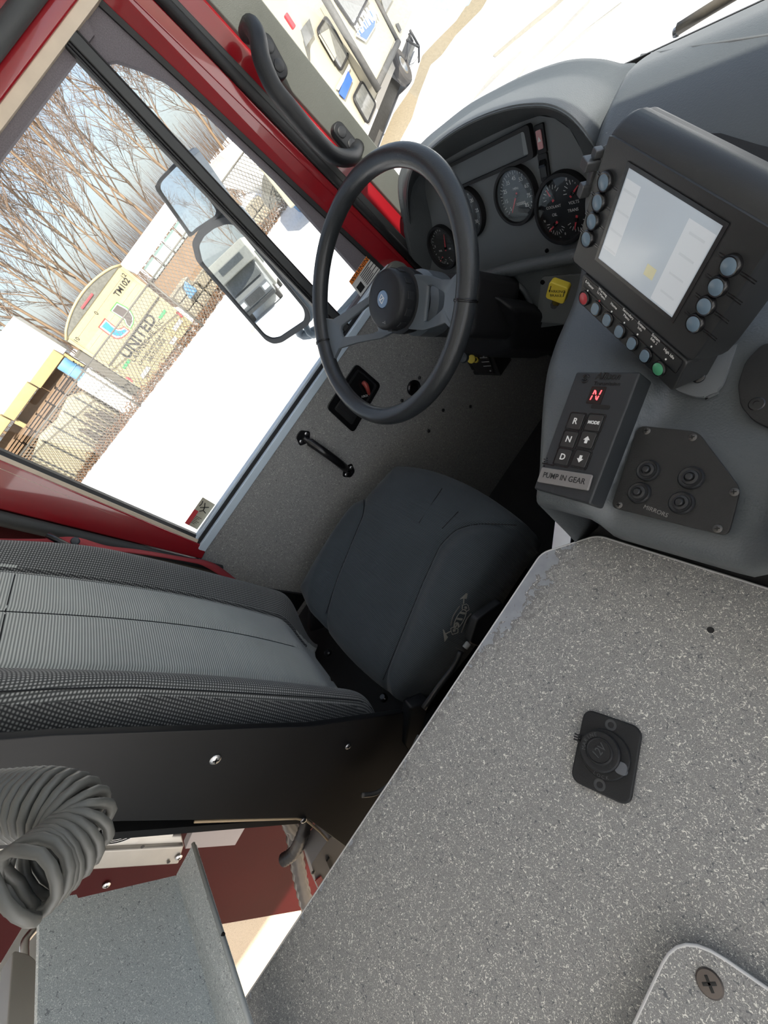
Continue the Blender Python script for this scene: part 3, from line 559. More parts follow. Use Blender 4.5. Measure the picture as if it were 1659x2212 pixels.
gridmesh('ledge_fillet', [smoothpath(low, 6), smoothpath([kq(*p, .012) for p in ((940, 622), (1010, 603), (1110, 578), (1262, 547))], 6)], 'dash_grey', dash, solid=.004)
tube('arch_rim', smoothpath([kq(*p, .003) for p in ((1040, 700), (1058, 655), (1085, 620), (1108, 612), (1130, 625), (1146, 660), (1152, 712))], 5), .006, 'dash_grey', dash, sides=10)
kpan = slab('brake_panel', corner_round([kq(*p) for p in ((1172, 595), (1262, 590), (1262, 700), (1160, 693))], .008), KN*.004, 'dash_panel', dash, bevel=.001)
for p in ((1175, 606), (1166, 684)): lathe('panel_screw', [(.005, .004), (.0045, .007), (0, .0075)], kq(*p), KN, 'black_gloss', kpan, sides=12)
pb = thing('parking_brake_knob', tuple(kq(1215, 640)), 'yellow square parking brake knob on dark panel', 'knob')
bc = kq(1212, 640, .004); KF = frame(KN)
lathe('knob_collar', [(.012, 0), (.012, .006), (.010, .007), (.007, .008), (.007, .030), (0, .030)], bc, KN, 'steel', pb, sides=24)
BP = V((-0.602, 0.562, 2.101)); BF = frame(V((.15, -.97, .14))) @ Matrix.Rotation(math.radians(-33), 3, 'Z'); bf_c = hp(1204, 631, BP, V((.15, -.97, .14)))
tube('knob_stem', [bc+KN*.02, bf_c-BF.col[2]*.010], .008, mat('knob_yellow_dark', (0.45, 0.33, 0.03), 0.4), pb)
plate('knob_button', bf_c, BF, .038, .038, .016, mat('knob_yellow', (0.72, 0.56, 0.06), 0.35), pb, r=.006, bevel=.002, z0=-.012)
for s, y, h in (('PARKING', .0045, .0078), ('BRAKE', -.0050, .0078)):
    txt('knob_print', s, lift(BF, bf_c, 0, y, .0042), BF @ Matrix.Rotation(.35, 3, 'Z'), h, 'black_print', pb, depth=.0001)
for s in (-1, 1): slab('knob_stripe', [lift(BF, bf_c, s*a, b, .0042) for a, b in ((.013, -.002), (.0145, -.002), (.0145, .012), (.013, .012))], BF @ V((0, 0, .0002)), 'black_print', pb)
# ------------------------------------------------------------------ centre stack
stack = thing('centre_console', (-0.1, 0.4, 1.9), 'textured grey centre stack of the dashboard right of steering wheel', 'console')
HN = [(.10, 2.165), (.16, 2.185), (.29, 2.222), (.37, 2.205), (.46, 2.205), (.55, 2.240), (.65, 2.290), (.77, 2.302), (.87, 2.268), (.95, 2.238), (1.05, 2.19)]
def sst(a, b, x): t = max(0.0, min(1.0, (x-a)/(b-a))); return t*t*(3-2*t)
def hbase(y):
    for (y0, z0), (y1, z1) in zip(HN, HN[1:]):
        if y <= y1: t = (y-y0)/(y1-y0); return z0+(z1-z0)*t
    return HN[-1][1]
def hs(y): return sum(hbase(y+d) for d in (-.04, -.02, 0, .02, .04))/5
def hgt(x, y):
    v_ = sst(-.272, -.252, x)*(1-sst(-.118, -.085, x))*(1-sst(.30, .40, y))
    r_ = sst(-.125, -.085, x)*(1-sst(.30, .42, y))
    return hs(y) - .042*v_ - .012*r_*0 
def hith(px, py):
    d = ray(px, py); t = 0.25
    for i in range(400):
        p = CAM + d*t
        if p.z <= hgt(p.x, p.y): break
        t += 0.004
    lo, hi = t-.004, t
    for i in range(20):
        m_ = (lo+hi)/2; p = CAM + d*m_
        if p.z <= hgt(p.x, p.y): hi = m_
        else: lo = m_
    return CAM + d*hi
def hsb(px, py):
    """hit of the undented surface"""
    d = ray(px, py); t = .25
    while t < 2.5:
        p = CAM+d*t
        if p.z <= hs(p.y): return p
        t += .002
    return p
EP = [(1152, 1050), (1153, 1000), (1155, 950), (1162, 870), (1170, 800), (1183, 745), (1200, 700), (1235, 620), (1247, 560), (1252, 480), (1258, 400), (1264, 350), (1275, 300), (1300, 230), (1325, 185), (1347, 148)]
ed = sorted([(q_.y, q_.x) for q_ in (hsb(*p) for p in EP)])
def xl(y):
    if y <= ed[0][0]: return ed[0][1]
    for (a, b), (c, d) in zip(ed, ed[1:]):
        if y <= c: return b+(d-b)*(y-a)/(c-a)
    return ed[-1][1] - (y-ed[-1][0])*.3
def xls(y): return sum(xl(y+d) for d in (-.03, -.015, 0, .015, .03))/5
RR = .028
UL = [(.035, .55), (.02, .25), (.008, .10)] + [(RR*(1-math.cos(a)), RR*(1-math.sin(a))) for a in [math.pi/2*i/6 for i in range(6)]] + [(RR+1.5*(i/80)**1.55, 0) for i in range(81)]
VL = [(.12, .40), (.11, .064), (.016, .056), (.003, .046)] + [(.022*(1-math.cos(a)), .022*(1-math.sin(a))) for a in [math.pi/2*i/5 for i in range(5)]] + [(.022+.87*i/90, 0) for i in range(91)]
grid = []
for oy, dv in VL:
    row = []
    for ox, du in UL:
        y = .148 + oy; x = xls(y) + ox; y += .1*(x+.345)*max(0, 1-oy/.3)
        row.append(V((x, y, hgt(x, y) - max(du, dv) - .3*min(du, dv))))
    grid.append(row)
gridmesh('console_shell', grid, 'dash_grey', stack)
# rear dash pad towards the windscreen, crease
tube('pad_crease', [hsb(*p)+V((0, 0, -.0006)) for p in ((1385, 118), (1430, 112), (1500, 100), (1580, 88), (1659, 76), (1720, 68))], .0022, 'dash_panel', stack, sides=6)
dp = slab('dash_pad_edge', [V((-1.1, .945, 2.240)), V((.9, .945, 2.240)), V((.9, .99, 2.222)), V((-1.1, .99, 2.222))], (0, 0, -.05), 'black_matt', stack)
# dirty worn spots on the console
for (a, b), r in (((1237, 745), .010), ((1510, 935), .012), ((1632, 1080), .008)):
    pass
# switch bezel on the left shoulder of the stack
SN = V((-.45, -.72, .53)).normalized(); sp0 = hsb(1283, 400) + V((0.012, -.012, .012)); SFm = frame(SN)
def sq(px, py, d=0.0): return hp(px, py, sp0+SN*d, SN)
sb = slab('switch_bezel', corner_round([sq(*p) for p in ((1275, 360), (1285, 325), (1318, 305), (1345, 300), (1320, 420), (1290, 500), (1268, 520), (1262, 440))], .008), SN*-.03, 'dash_panel', stack, bevel=.002)
for (a, b), (w_, h_, t_) in (((1290, 350), (.020, .014, .020)), ((1300, 328), (.012, .012, .012)), ((1272, 408), (.014, .018, .014)), ((1281, 382), (.010, .026, .006))):
    plate('toggle', sq(a, b), SFm @ Matrix.Rotation(-.3, 3, 'Z'), w_, h_, t_, mat('toggle_chrome', (0.13, 0.135, 0.14), .3, .5), sb, r=.003, bevel=.0015)
# black cover plate at the far right, mounting foot of the display
def surf(px, py, off=0.0): p = hith(px, py); return p + V((0, -.3, .95))*off
PN = V((0, -.32, .947)).normalized(); PF = frame(PN, up=(0, 1, 0)) if False else Matrix((V((1, 0, 0)), PN.cross(V((1, 0, 0))), PN)).transposed()
c_ = surf(1640, 850, .004); 
slab('round_cover', corner_round([hp(*p, c_, PN) for p in ((1650, 745), (1612, 785), (1596, 835), (1602, 880), (1630, 912), (1680, 935), (1780, 930), (1780, 745))], .006), PN*.005, 'panel_dark', stack, bevel=.001)
lathe('cover_hole', [(.007, .0052), (.006, .006), (.003, .0062), (.003, .0045), (0, .0045)], hp(1637, 876, c_, PN), PN, 'black_gloss', stack, sides=20)
# ------------------------------------------------------------------ mirror switch plate
ms = thing('mirror_switch_plate', tuple(surf(1450, 1040)), 'black angular plate with four round mirror switches', 'switch panel')
mp = surf(1450, 1040, .012)
def mq(px, py, d=0.0): return hp(px, py, mp+PN*d, PN)
slab('switch_plate', corner_round([mq(*p) for p in ((1382, 921), (1510, 934), (1602, 1057), (1575, 1160), (1322, 1097))], .008), PN*.004, 'panel_dark', ms, bevel=.0008)
for k in ((1401, 1017), (1494, 1033), (1382, 1065), (1473, 1087)):
    c = mq(*k, .004); b = lathe('switch_boot', [(.0120, 0), (.0120, .0025), (.0106, .0045), (.0094, .0037), (.0080, .0037), (.0074, .0060), (.0050, .0068), (.0048, .0048), (.0036, .0048), (.0036, .0095), (.0028, .0105), (0, .0105)], c, PN, 'black_plastic', ms, sides=28)
for p in ((1397, 931), (1496, 945), (1586, 1063), (1550, 1142), (1337, 1091)): screw(mq(*p, .004), PN, .0042, mat('screw_dark', (0.10, 0.095, 0.09), .4, .6), ms, up=(0, 1, 0))
txt('plate_print', 'MIRRORS', mq(1416, 1104, .0042), PF @ Matrix.Rotation(math.radians(-3), 3, 'Z'), .0064, mat('faint_print', (0.22, 0.21, 0.20), .6), ms, depth=.0001)
# ------------------------------------------------------------------ gear selector
gs = thing('gear_selector', tuple(hith(1265, 950)), 'black push-button gear selector with red N display', 'gear selector')
GSX, GSY, GSN = V((.995, .041, .087)).normalized(), V((-.066, .95, .305)), V((-.07, -.309, .948)).normalized()
GSY = GSN.cross(GSX).normalized(); GSX = GSY.cross(GSN); PFm = Matrix((GSX, GSY, GSN)).transposed()
pc = CAM + (V((-.285, .216, 2.236))-CAM)*1.06; PW, PH = .0806, .1537
P8 = (1659/1659)
def pl(u, v_, z=0.0): return lift(PFm, pc, u*PW, v_*PH, z)       # u, v in -.5 .. .5
pad = slab('selector_body', [pl(-.5, .5), pl(.5, .5), pl(.5, -.5), pl(-.5, -.5)], GSN*-.030, mat('selector_black', (0.020, 0.023, 0.026), .45, bump=.2, bscale=1500), gs, bevel=.0025)
def loc(px, py, z=0.0):
    p = hp(px, py, pc, GSN); d = p-pc; return V((d.dot(GSX), d.dot(GSY), z))
kx, ky = .0185, .0195
for s, (px, py) in (('R', (1244, 911)), ('MODE', (1284, 914)), ('N', (1230, 950)), ('UP', (1269, 951)), ('D', (1217, 988)), ('DN', (1255, 992))):
    l_ = loc(px, py); c = lift(PFm, pc, l_.x, l_.y)
    k = ring('key_well', [c+PFm @ q for q in rrect(.0235, .0235, .003)], [c+PFm @ q for q in rrect(.0205, .0205, .002)], GSN*.0006, 'black_gloss', gs)
    kk = plate('key', c, PFm, .0185, .0190, .0018, mat('key_black', (0.026, 0.025, 0.024), .4), gs, r=.002, bevel=.0008, z0=.0)
    if s in ('UP', 'DN'):
        g = 1 if s == 'UP' else -1
        slab('key_arrow', [c + PFm @ V((x_, g*y_, .0019)) for x_, y_ in ((0, .0045), (-.0042, -.0002), (-.0018, -.0002), (-.0018, -.0042), (.0018, -.0042), (.0018, -.0002), (.0042, -.0002))], GSN*.0002, 'white_print', kk)
    else: txt('key_print', s, c+GSN*.0019, PFm, .0105 if len(s) == 1 else .0052, 'white_print', kk, depth=.0001, bold=.0002)
l_ = loc(1288, 854); c = lift(PFm, pc, l_.x, l_.y)
w_ = plate('led_window', c, PFm, .019, .021, .0006, mat('led_black', (0.012, 0.004, 0.004), .2), gs, r=.001)
LED = mat('led_red', (0.9, 0.03, 0.03), .4, emit=(1.0, 0.06, 0.07), estr=2.2)
for q in (((-.0042, -.006), (-.0042, -.0008)), ((-.0042, .0008), (-.0042, .006)), ((.0042, -.006), (.0042, -.0008)), ((.0042, .0008), (.0042, .006)), ((-.003, .005), (-.0006, .0008)), ((.0006, -.0008), (.003, -.005))):
    (x0, y0), (x1, y1) = q; sh = lambda x_, y_: V((x_+y_*.15, y_, .0009)); d = V((x1-x0, y1-y0, 0)).normalized(); t_ = V((-d.y, d.x, 0))*.0007
    slab('led_segment', [c+PFm @ (sh(x0, y0)+t_), c+PFm @ (sh(x1, y1)+t_), c+PFm @ (sh(x1, y1)-t_), c+PFm @ (sh(x0, y0)-t_)], GSN*.0002, LED, w_)
l_ = loc(1297, 879); plate('mode_slot', lift(PFm, pc, l_.x, l_.y), PFm, .0235, .0050, .0005, 'black_gloss', gs, r=.002)
l_ = loc(1313, 815); txt('selector_print', 'Allison', lift(PFm, pc, l_.x, l_.y+.001, .0002), PFm, .0112, 'black_gloss', gs, depth=.0003, bold=.0003, shear=.15)
l_ = loc(1311, 829); txt('selector_print', 'Transmission', lift(PFm, pc, l_.x, l_.y, .0002), PFm, .0062, 'black_gloss', gs, depth=.0002, bold=.0001)
l_ = loc(1265, 818); lc = lift(PFm, pc, l_.x, l_.y, .0002)
for a0 in (20, 200): tube('selector_logo', [lift(PFm, lc, .0044*math.cos(math.radians(a)), .0044*math.sin(math.radians(a))) for a in range(a0, a0+150, 15)], .0013, 'black_gloss', gs, sides=6)
for a0 in (60, 240): tube('selector_logo', [lift(PFm, lc, .0018*math.cos(math.radians(a)), .0018*math.sin(math.radians(a))) for a in range(a0, a0+140, 20)], .0007, 'black_gloss', gs, sides=5)
gl_ = [loc(*p) for p in ((1174, 1010), (1283, 1027), (1273, 1061), (1163, 1042))]
pg = slab('pump_label', corner_round([lift(PFm, pc, p.x, p.y, .0002) for p in gl_], .002), GSN*.0035, mat('label_grey', (0.20, 0.19, 0.185), .35), gs, bevel=.001)
cg = sum(gl_, V())/4; txt('label_print', 'PUMP IN GEAR', lift(PFm, pc, cg.x, cg.y, .0038), PFm @ Matrix.Rotation(math.atan2(gl_[1].y-gl_[0].y, gl_[1].x-gl_[0].x), 3, 'Z'), .0096, 'black_print', pg, depth=.0001, sx=.92, bold=.0001)
for q in range(7): 
    l_ = loc(1176+ (q % 2)*6, 992+ (q//2)*5 - (q % 2)*2); box('selector_vent', lift(PFm, pc, l_.x, l_.y, .0002), (.0014, .0010, .0004), 'black_gloss', gs, rot=PFm)
l_ = loc(1184, 1003); box('selector_vent', lift(PFm, pc, l_.x, l_.y, .0002), (.018, .0016, .0005), 'black_gloss', gs, rot=PFm)
# ------------------------------------------------------------------ display unit
du = thing('display_unit', (-0.28, 0.44, 2.2), 'black vehicle control display with painted grey screen reflection and blue buttons', 'display')
UX, UY, UN = V((.846, -.44, -.3)).normalized(), V((.458, .313, .832)), V((-.272, -.842, .466)).normalized()
UY = UN.cross(UX).normalized(); UX = UY.cross(UN); UF = Matrix((UX, UY, UN)).transposed()
UK = .70/.75; uc = CAM + (V((-.297, .412, 2.306))-CAM)*UK
def ul(x, y, z=0.0): return lift(UF, uc, x*UK, y*UK, z*UK)
UB = mat('unit_black', (0.020, 0.021, 0.022), .38, bump=.15, bscale=1600)
# body: cross-section swept across the width (front face, rolled top, back)
sec = [(-.072, -.002), (-.062, .0), (.050, .0), (.062, -.003), (.072, -.011), (.078, -.024), (.076, -.040), (.060, -.055), (-.070, -.060), (-.085, -.040)]
prof = smoothpath([V((0, a, b)) for a, b in sec], 3, closed=True)
wx = [-.106, -.1055, -.100, .104, .1095, .110]; ins = [.90, .97, 1.0, 1.0, .97, .90]
rows = [[ul(x_, p.y*i_-.002*(1-i_), (p.z+.03)*i_-.03) for p in prof] for x_, i_ in zip(wx, ins)]
vv = [p for r in rows for p in r]; n_ = len(prof)
ff = [(i*n_+j, i*n_+(j+1) % n_, (i+1)*n_+(j+1) % n_, (i+1)*n_+j) for i in range(5) for j in range(n_)] + [tuple(range(n_)), tuple(range(5*n_, 6*n_))]
ub = add('unit_body', vv, ff, UB, du, smooth=True); smooth_by_angle(ub.data, 40)
ring('screen_bezel', [ul(*q) for q in ((-.068, .051, .0004), (.068, .051, .0004), (.068, -.052, .0004), (-.068, -.052, .0004))], [ul(*q) for q in ((-.0635, .047, .0004), (.0635, .047, .0004), (.0635, -.048, .0004), (-.0635, -.048, .0004))], UN*.0008, 'black_gloss', du)
scr = slab('screen', [ul(*q) for q in ((-.064, .0475, .0002), (.064, .0475, .0002), (.064, -.0485, .0002), (-.064, -.0485, .0002))], UN*.0004, mat('screen_glare', (0.30, 0.33, 0.36), .10, emit=(.55, .62, .70), estr=.16), du)  # pale colour and glow stand for reflections on a dark glossy screen
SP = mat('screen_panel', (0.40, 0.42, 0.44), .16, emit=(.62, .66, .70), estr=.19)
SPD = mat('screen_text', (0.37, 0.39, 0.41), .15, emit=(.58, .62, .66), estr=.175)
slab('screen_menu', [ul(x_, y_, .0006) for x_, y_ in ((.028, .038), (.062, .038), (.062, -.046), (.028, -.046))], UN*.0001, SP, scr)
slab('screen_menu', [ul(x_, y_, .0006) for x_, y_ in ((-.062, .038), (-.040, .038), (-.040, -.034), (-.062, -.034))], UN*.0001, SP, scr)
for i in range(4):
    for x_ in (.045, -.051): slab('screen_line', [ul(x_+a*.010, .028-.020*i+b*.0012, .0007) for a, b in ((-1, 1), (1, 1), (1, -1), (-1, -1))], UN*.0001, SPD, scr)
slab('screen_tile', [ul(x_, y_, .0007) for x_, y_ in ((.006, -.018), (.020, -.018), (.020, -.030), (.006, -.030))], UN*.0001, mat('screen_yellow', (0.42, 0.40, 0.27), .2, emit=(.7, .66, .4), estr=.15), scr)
BLUE = mat('button_blue', (0.13, 0.19, 0.25), .3); 
def button(x_, y_, m_, r=.0078, ob=False):
    b = lathe('button', [(r*1.22, 0), (r*1.22, .0032), (r*1.08, .0048), (r*.98, .0045)], ul(x_, y_), UN, 'black_gloss', du, sides=24, up=UY)
    lathe('button_cap', [(r*1.0, .002), (r*.98, .0042), (r*.80, .0052), (0, .0055)], ul(x_, y_), UN, m_, b, sides=24, up=UY)
    return b
for i in range(4):
    y_ = .0250 - .0204*i
    for x_ in (-.0885, .0905):
        button(x_, y_, BLUE)
        s = 1 if x_ > 0 else -1
        for e, L in ((-1, .006), (1, .008)):
            for dy in (-.0012, .0012):
                box('label_groove', ul(x_+e*(.0115+L/2)+(.004 if s*e > 0 and s > 0 else 0), y_+dy-.0015*e, .0002), (L+(.008 if s*e > 0 and s > 0 else 0), .0007, .0006), 'black_gloss', du, rot=UF)
# lower bar with seven keys and labels
BARN = (UN*0.88 + UY*-0.02).normalized()
bar = slab('key_bar', corner_round([ul(-.078, -.073, .004), ul(.108, -.073, .004), ul(.112, -.116, .002), ul(-.070, -.112, .002)], .006), UN*-.045, UB, du, bevel=.003)
ring('key_label_strip', corner_round([ul(-.070, -.0745, .0044), ul(.104, -.0745, .0044), ul(.104, -.094, .0034), ul(-.070, -.088, .0044)], .003), corner_round([ul(-.0693, -.0752, .0044), ul(.1033, -.0752, .0044), ul(.1033, -.0932, .0034), ul(-.0693, -.0873, .0044)], .0027), UN*.0003, 'black_gloss', bar)
keys = [('E-Master', mat('button_red', (0.42, 0.05, 0.06), .3)), ('Warning\nLt Menu', BLUE), ('Home', BLUE), ('Secondary\nMenu', BLUE), ('System\nInfo', BLUE), ('System\nInfo 2', BLUE), ('High Idle', mat('button_green', (0.07, 0.30, 0.16), .3))]
for i, (s, m_) in enumerate(keys):
    x_ = -.0600 + .0239*i; y_ = -.0985 - .0006*i
    r = .0072 if i in (0, 6) else .0066
    if i in (0, 6):
        lathe('button', [(r*1.25, .003), (r*1.25, .0055), (r*1.1, .0065), (r, .0062)], ul(x_, y_), UN, 'black_gloss', bar, sides=24, up=UY)
        lathe('button_cap', [(r*1.0, .004), (r*.97, .0062), (r*.75, .0070), (0, .0072)], ul(x_, y_), UN, m_, bar, sides=24, up=UY)
    else:
        plate('button', ul(x_, y_), UF, .0158, .0180, .0055, 'black_gloss', bar, r=.0070, bevel=.001)
        plate('button_cap', ul(x_, y_), UF, .0118, .0142, .0066, m_, bar, r=.0052, bevel=.001)
    txt('key_print', s, ul(x_+.001, -.0792 if '\n' not in s else -.0772, .0048), UF @ Matrix.Rotation(-.06, 3, 'Z'), .0044, 'white_print', bar, depth=.0001)
    lathe('key_lamp', [(.0010, .0044), (.0010, .0050), (0, .0050)], ul(x_+.0015, -.0868, .0), UN, 'white_print' if i != 1 else 'red_print', bar, sides=8)
# mounting plate and arm behind
slab('mount_plate', corner_round([surf(*p, .003) for p in ((1455, 845), (1520, 868), (1560, 850), (1640, 640), (1600, 560), (1480, 640))], .012), PN*.006, 'dash_panel', du, bevel=.002)
screw(surf(1515, 822, .010), PN, .0065, 'black_gloss', du, up=(0, 1, 0))
tube('mount_arm', [ul(.02, -.02, -.03), ul(.02, -.06, -.09)], .025, 'black_matt', du, sides=16)
slab('display_recess_shade', [hsb(*p)+V((0, 0, .004)) for p in ((1470, 300), (1560, 300), (1640, 325), (1740, 350), (1740, 520), (1560, 480))], PN*.004, 'black_matt', stack)  # flat black sheet painting in the shadow of the recess behind the display
# ------------------------------------------------------------------ steering wheel
sw = thing('steering_wheel', (-0.828, 0.383, 2.285), 'black two-spoke steering wheel with round ribbed hub', 'steering wheel')
WC, WN = V((-.828, .383, 2.285)), V((.097, -.626, .774)).normalized(); WF = frame(WN)
RT = .0185; RC = .25-RT
WM = mat('wheel_black', (0.026, 0.029, 0.032), .30, bump=.25, bscale=500)
tube('rim', [lift(WF, WC, RC*math.cos(2*math.pi*i/96), RC*math.sin(2*math.pi*i/96)) for i in range(96)], RT, WM, sw, sides=18, closed=True)
SPK = mat('spoke_grey', (0.105, 0.122, 0.138), .36, bump=.1, bscale=900)
for ang in (196, -9):
    R_ = WF @ Matrix.Rotation(math.radians(ang), 3, 'Z')
    def sp(x, y, z): return WC + R_ @ V((x, y, z))
    zt = lambda x: -.052 + .050*sst(.07, .205, x)
    o_ = [(.03, .050), (.08, .047), (.14, .036), (.185, .033), (.212, .050), (.224, .060), (.224, -.060), (.212, -.050), (.185, -.036), (.14, -.043), (.08, -.052), (.03, -.052)]
    i_ = [(.085, .028), (.10, .028), (.14, .019), (.165, .013), (.170, .008), (.171, .004), (.171, -.006), (.170, -.010), (.165, -.014), (.14, -.022), (.10, -.034), (.085, -.034)]
    ring('spoke', [sp(x, y, zt(x)) for x, y in o_], [sp(x, y, zt(x)) for x, y in i_], WN*-.010, SPK, sw, bevel=.003)
    for dx in (-.004, .006):
        a0 = math.radians(ang); vv = [lift(WF, WC, RC*math.cos(a0+dx*2), RC*math.sin(a0+dx*2))]
        cc = lift(WF, WC, RC*math.cos(a0+dx), RC*math.sin(a0+dx)); rad = WF @ V((math.cos(a0+dx), math.sin(a0+dx), 0))
        tube('rim_groove', [cc + (rad*math.cos(t)+WN*math.sin(t))*(RT+.0006) for t in [2*math.pi*k/24 for k in range(24)]], .0016, 'black_gloss', sw, sides=6, closed=True)
hubc = WC - WN*.055
lathe('hub_boss', [(.060, -.03), (.064, -.01), (.064, .002), (.058, .006), (0, .006)], hubc, WN, 'black_soft', sw, sides=40)
hub = lathe('horn_cap', [(.056, .004), (.0575, .008), (.0575, .036), (.054, .042), (.049, .045), (.030, .048), (.018, .0485), (.0165, .0465), (0, .0465)], hubc, WN, 'black_soft', sw, sides=56)
for k in range(12):
    a = 2*math.pi*k/12; R_ = WF @ Matrix.Rotation(a, 3, 'Z'); box('hub_notch', hubc + R_ @ V((.0572, 0, .022)), (.004, .015, .016), 'black_plastic', hub, rot=R_, bevel=.001)
lathe('hub_badge', [(.0165, .0465), (.0160, .0482), (.012, .0492), (0, .0495)], hubc, WN, mat('badge_blue', (0.16, 0.24, 0.36), .3), hub, sides=32)
for q in (((-.0085, 0), (0, .0095), (.0085, 0), (0, -.0095)),): 
    ring('badge_mark', [lift(WF, hubc, x, y, .0498) for x, y in q], [lift(WF, hubc, x*.8, y*.8, .0498) for x, y in q], WN*.0003, 'white_print', hub)
slab('badge_mark', [lift(WF, hubc, x, y, .0498) for x, y in ((-.006, -.0006), (-.004, -.0022), (.006, .0010), (.004, .0024))], WN*.0003, 'white_print', hub)
tube('horn_symbol', [lift(WF, hubc, x, -.044+y, .0458) for x, y in ((-.005, .001), (0, 0), (.005, .003), (.005, -.003), (0, 0))], .0007, 'grey_print', hub, sides=5)
# ------------------------------------------------------------------ steering column
scol = thing('steering_column', (-0.85, 0.62, 1.25), 'black steering column shroud below the wheel', 'steering column')
ax = -WN; cb = hubc + ax*.028
lathe('column_collar', [(.050, 0), (.066, .02), (.066, .07), (.060, .085), (.05, .09)], cb, ax, SPK, scol, sides=36)
tube('column_tube', [cb+ax*.06, cb+ax*.42], .045, 'black_matt', scol, sides=20)
CF = Matrix((V((1, 0, 0)), ax.cross(V((1, 0, 0))).normalized(), ax)).transposed()
box('column_shroud', cb + ax*.16 + V((0.03, 0, 0)), (.17, .13, .16), 'black_matt', scol, rot=CF, bevel=.02, seg=3)
slab('column_box', [hy(*p, .54) for p in ((985, 625), (1072, 640), (1108, 668), (1106, 755), (1060, 772), (985, 760))], ax*.22, 'black_matt', scol, bevel=.01)
tube('column_foot', [cb+ax*.40, V((-.84, .80, 1.60)), V((-.82, .9, 1.27))], .05, 'black_matt', scol, sides=16)
tube('turn_stalk', smoothpath([cb+ax*.05+V((-.05, 0, 0)), cb+ax*.05+V((-.13, 0, -.005)), cb+ax*.04+V((-.20, 0, 0))], 4), .007, 'black_gloss', scol, sides=10)
# pull valve panel under the column
pv = thing('valve_panel', tuple(hy(1045, 785, .62)), 'small black valve panel with yellow and black pull knob below column', 'valve')
VP = V((0, .60, 0)); 
def vq(px, py, y=.60): return hy(px, py, y)
vb = slab('valve_box', [vq(*p) for p in ((1000, 765), (1062, 760), (1082, 812), (1025, 810))], (0, .06, 0), 'panel_dark', pv, bevel=.002)
slab('valve_label', [vq(*p, .598) for p in ((1014, 775), (1056, 770), (1068, 806), (1030, 805))], (0, -.001, 0), 'black_gloss', pv)
for k in range(3): slab('valve_print', [vq(*p, .596) for p in ((1036+4*k, 772+9*k), (1052+4*k, 771+9*k), (1053+4*k, 773+9*k), (1037+4*k, 774+9*k))], (0, -.0004, 0), 'grey_print', pv)
kb = vq(1030, 778, .596); ke = vq(1004, 773, .555)
tube('valve_stem', [kb, kb+(ke-kb)*.5], .006, 'black_plastic', pv)
lathe('valve_knob', [(.008, -.004), (.014, 0), (.0155, .006), (.013, .012), (.006, .015), (0, .0155)], ke, (ke-kb).normalized(), mat('knob_slate', (0.05, 0.06, 0.07), .4), pv, sides=24)
lathe('valve_ring', [(.009, 0), (.0125, .003), (.0125, .008), (.009, .010)], kb+(ke-kb)*.38, (ke-kb).normalized(), 'knob_yellow', pv, sides=24)
lathe('valve_ring', [(.006, 0), (.0085, .003), (.0085, .010), (.006, .012)], kb, (ke-kb).normalized(), 'knob_yellow', pv, sides=24)
for p in ((1022, 800), (1046, 770), (1060, 800)): lathe('valve_screw', [(.003, .0), (.003, .003), (0, .0035)], vq(*p, .598), (0, -1, 0), 'steel', pv, sides=10)
# ------------------------------------------------------------------ driver seat
FAB = fabric('seat_rib', (0.026, 0.034, 0.042), (0.070, 0.085, 0.098), .0034, 'Y')
FABZ = fabric('seat_rib_back_lit', (0.21, 0.22, 0.21), (0.60, 0.615, 0.575), .0040, 'Z')  # paler copy of the cushion rib, light on the backrest put into colour
FABM = fabric('seat_mesh', (0.050, 0.053, 0.053), (0.44, 0.44, 0.42), .0042, 'Z', 'mesh')
FABS = fabric('seat_mesh_side', (0.030, 0.031, 0.032), (0.26, 0.26, 0.25), .0042, 'Z', 'side')
FABD = fabric('seat_plain', (0.028, 0.032, 0.037), (0.055, 0.061, 0.067), .0030, 'Y')
seat = thing('driver_seat', (-.80, -.12, 1.22), 'charcoal ribbed cloth driver seat with tall bolstered back', 'seat')
def pillow(name, fn, n, lips, m, parent, m2=None, test=None):
    """square grid mapped by fn(u, v); lips(p, u, v, k) gives the k-th hem loop below the border"""
    N = n+1; vv = [fn(-1+2*i/n, -1+2*j/n) for j in range(N) for i in range(N)]
    ff = [(j*N+i, j*N+i+1, (j+1)*N+i+1, (j+1)*N+i) for j in range(n) for i in range(n)]
    bd = [(i, 0) for i in range(n)] + [(n, j) for j in range(n)] + [(n-i, n) for i in range(n)] + [(0, n-j) for j in range(n)]
    prev = [j*N+i for i, j in bd]; k = 0
    uv = [(-1+2*i/n, -1+2*j/n) for i, j in bd]; base = [vv[q] for q in prev]
    while True:
        lp_ = [lips(p, u, v_, k) for p, (u, v_) in zip(base, uv)]
        if lp_[0] is None: break
        s = len(vv); vv += lp_; cur = list(range(s, s+len(lp_)))
        ff += [(prev[i], prev[(i+1) % len(prev)], cur[(i+1) % len(cur)], cur[i]) for i in range(len(cur))]
        prev = cur; k += 1
    ff.append(tuple(reversed(prev)))
    o = add(name, vv, ff, m, parent, smooth=True)
    if m2:
        o.data.materials.append(m2)
        for p in o.data.polygons:
            if test(p.center): p.material_index = 1
    return o
SX, SY, SHX, SHY = -.808, -.045, .265, .262
def seam(d, w_=.012): return math.exp(-(d/w_)**2)
def sq2(u, v_, k=.42): return u*math.sqrt(1-k*v_*v_/2), v_*math.sqrt(1-k*u*u/2)
XR = [(-.32, -.600), (-.244, -.621), (-.151, -.646), (-.048, -.674), (.047, -.690), (.100, -.678), (.135, -.640), (.158, -.590), (.175, -.545), (.25, -.42)]
XLs = [(-.32, -.872), (-.186, -.938), (-.075, -.978), (.010, -1.005), (.045, -1.040), (.07, -1.09), (.25, -1.3)]
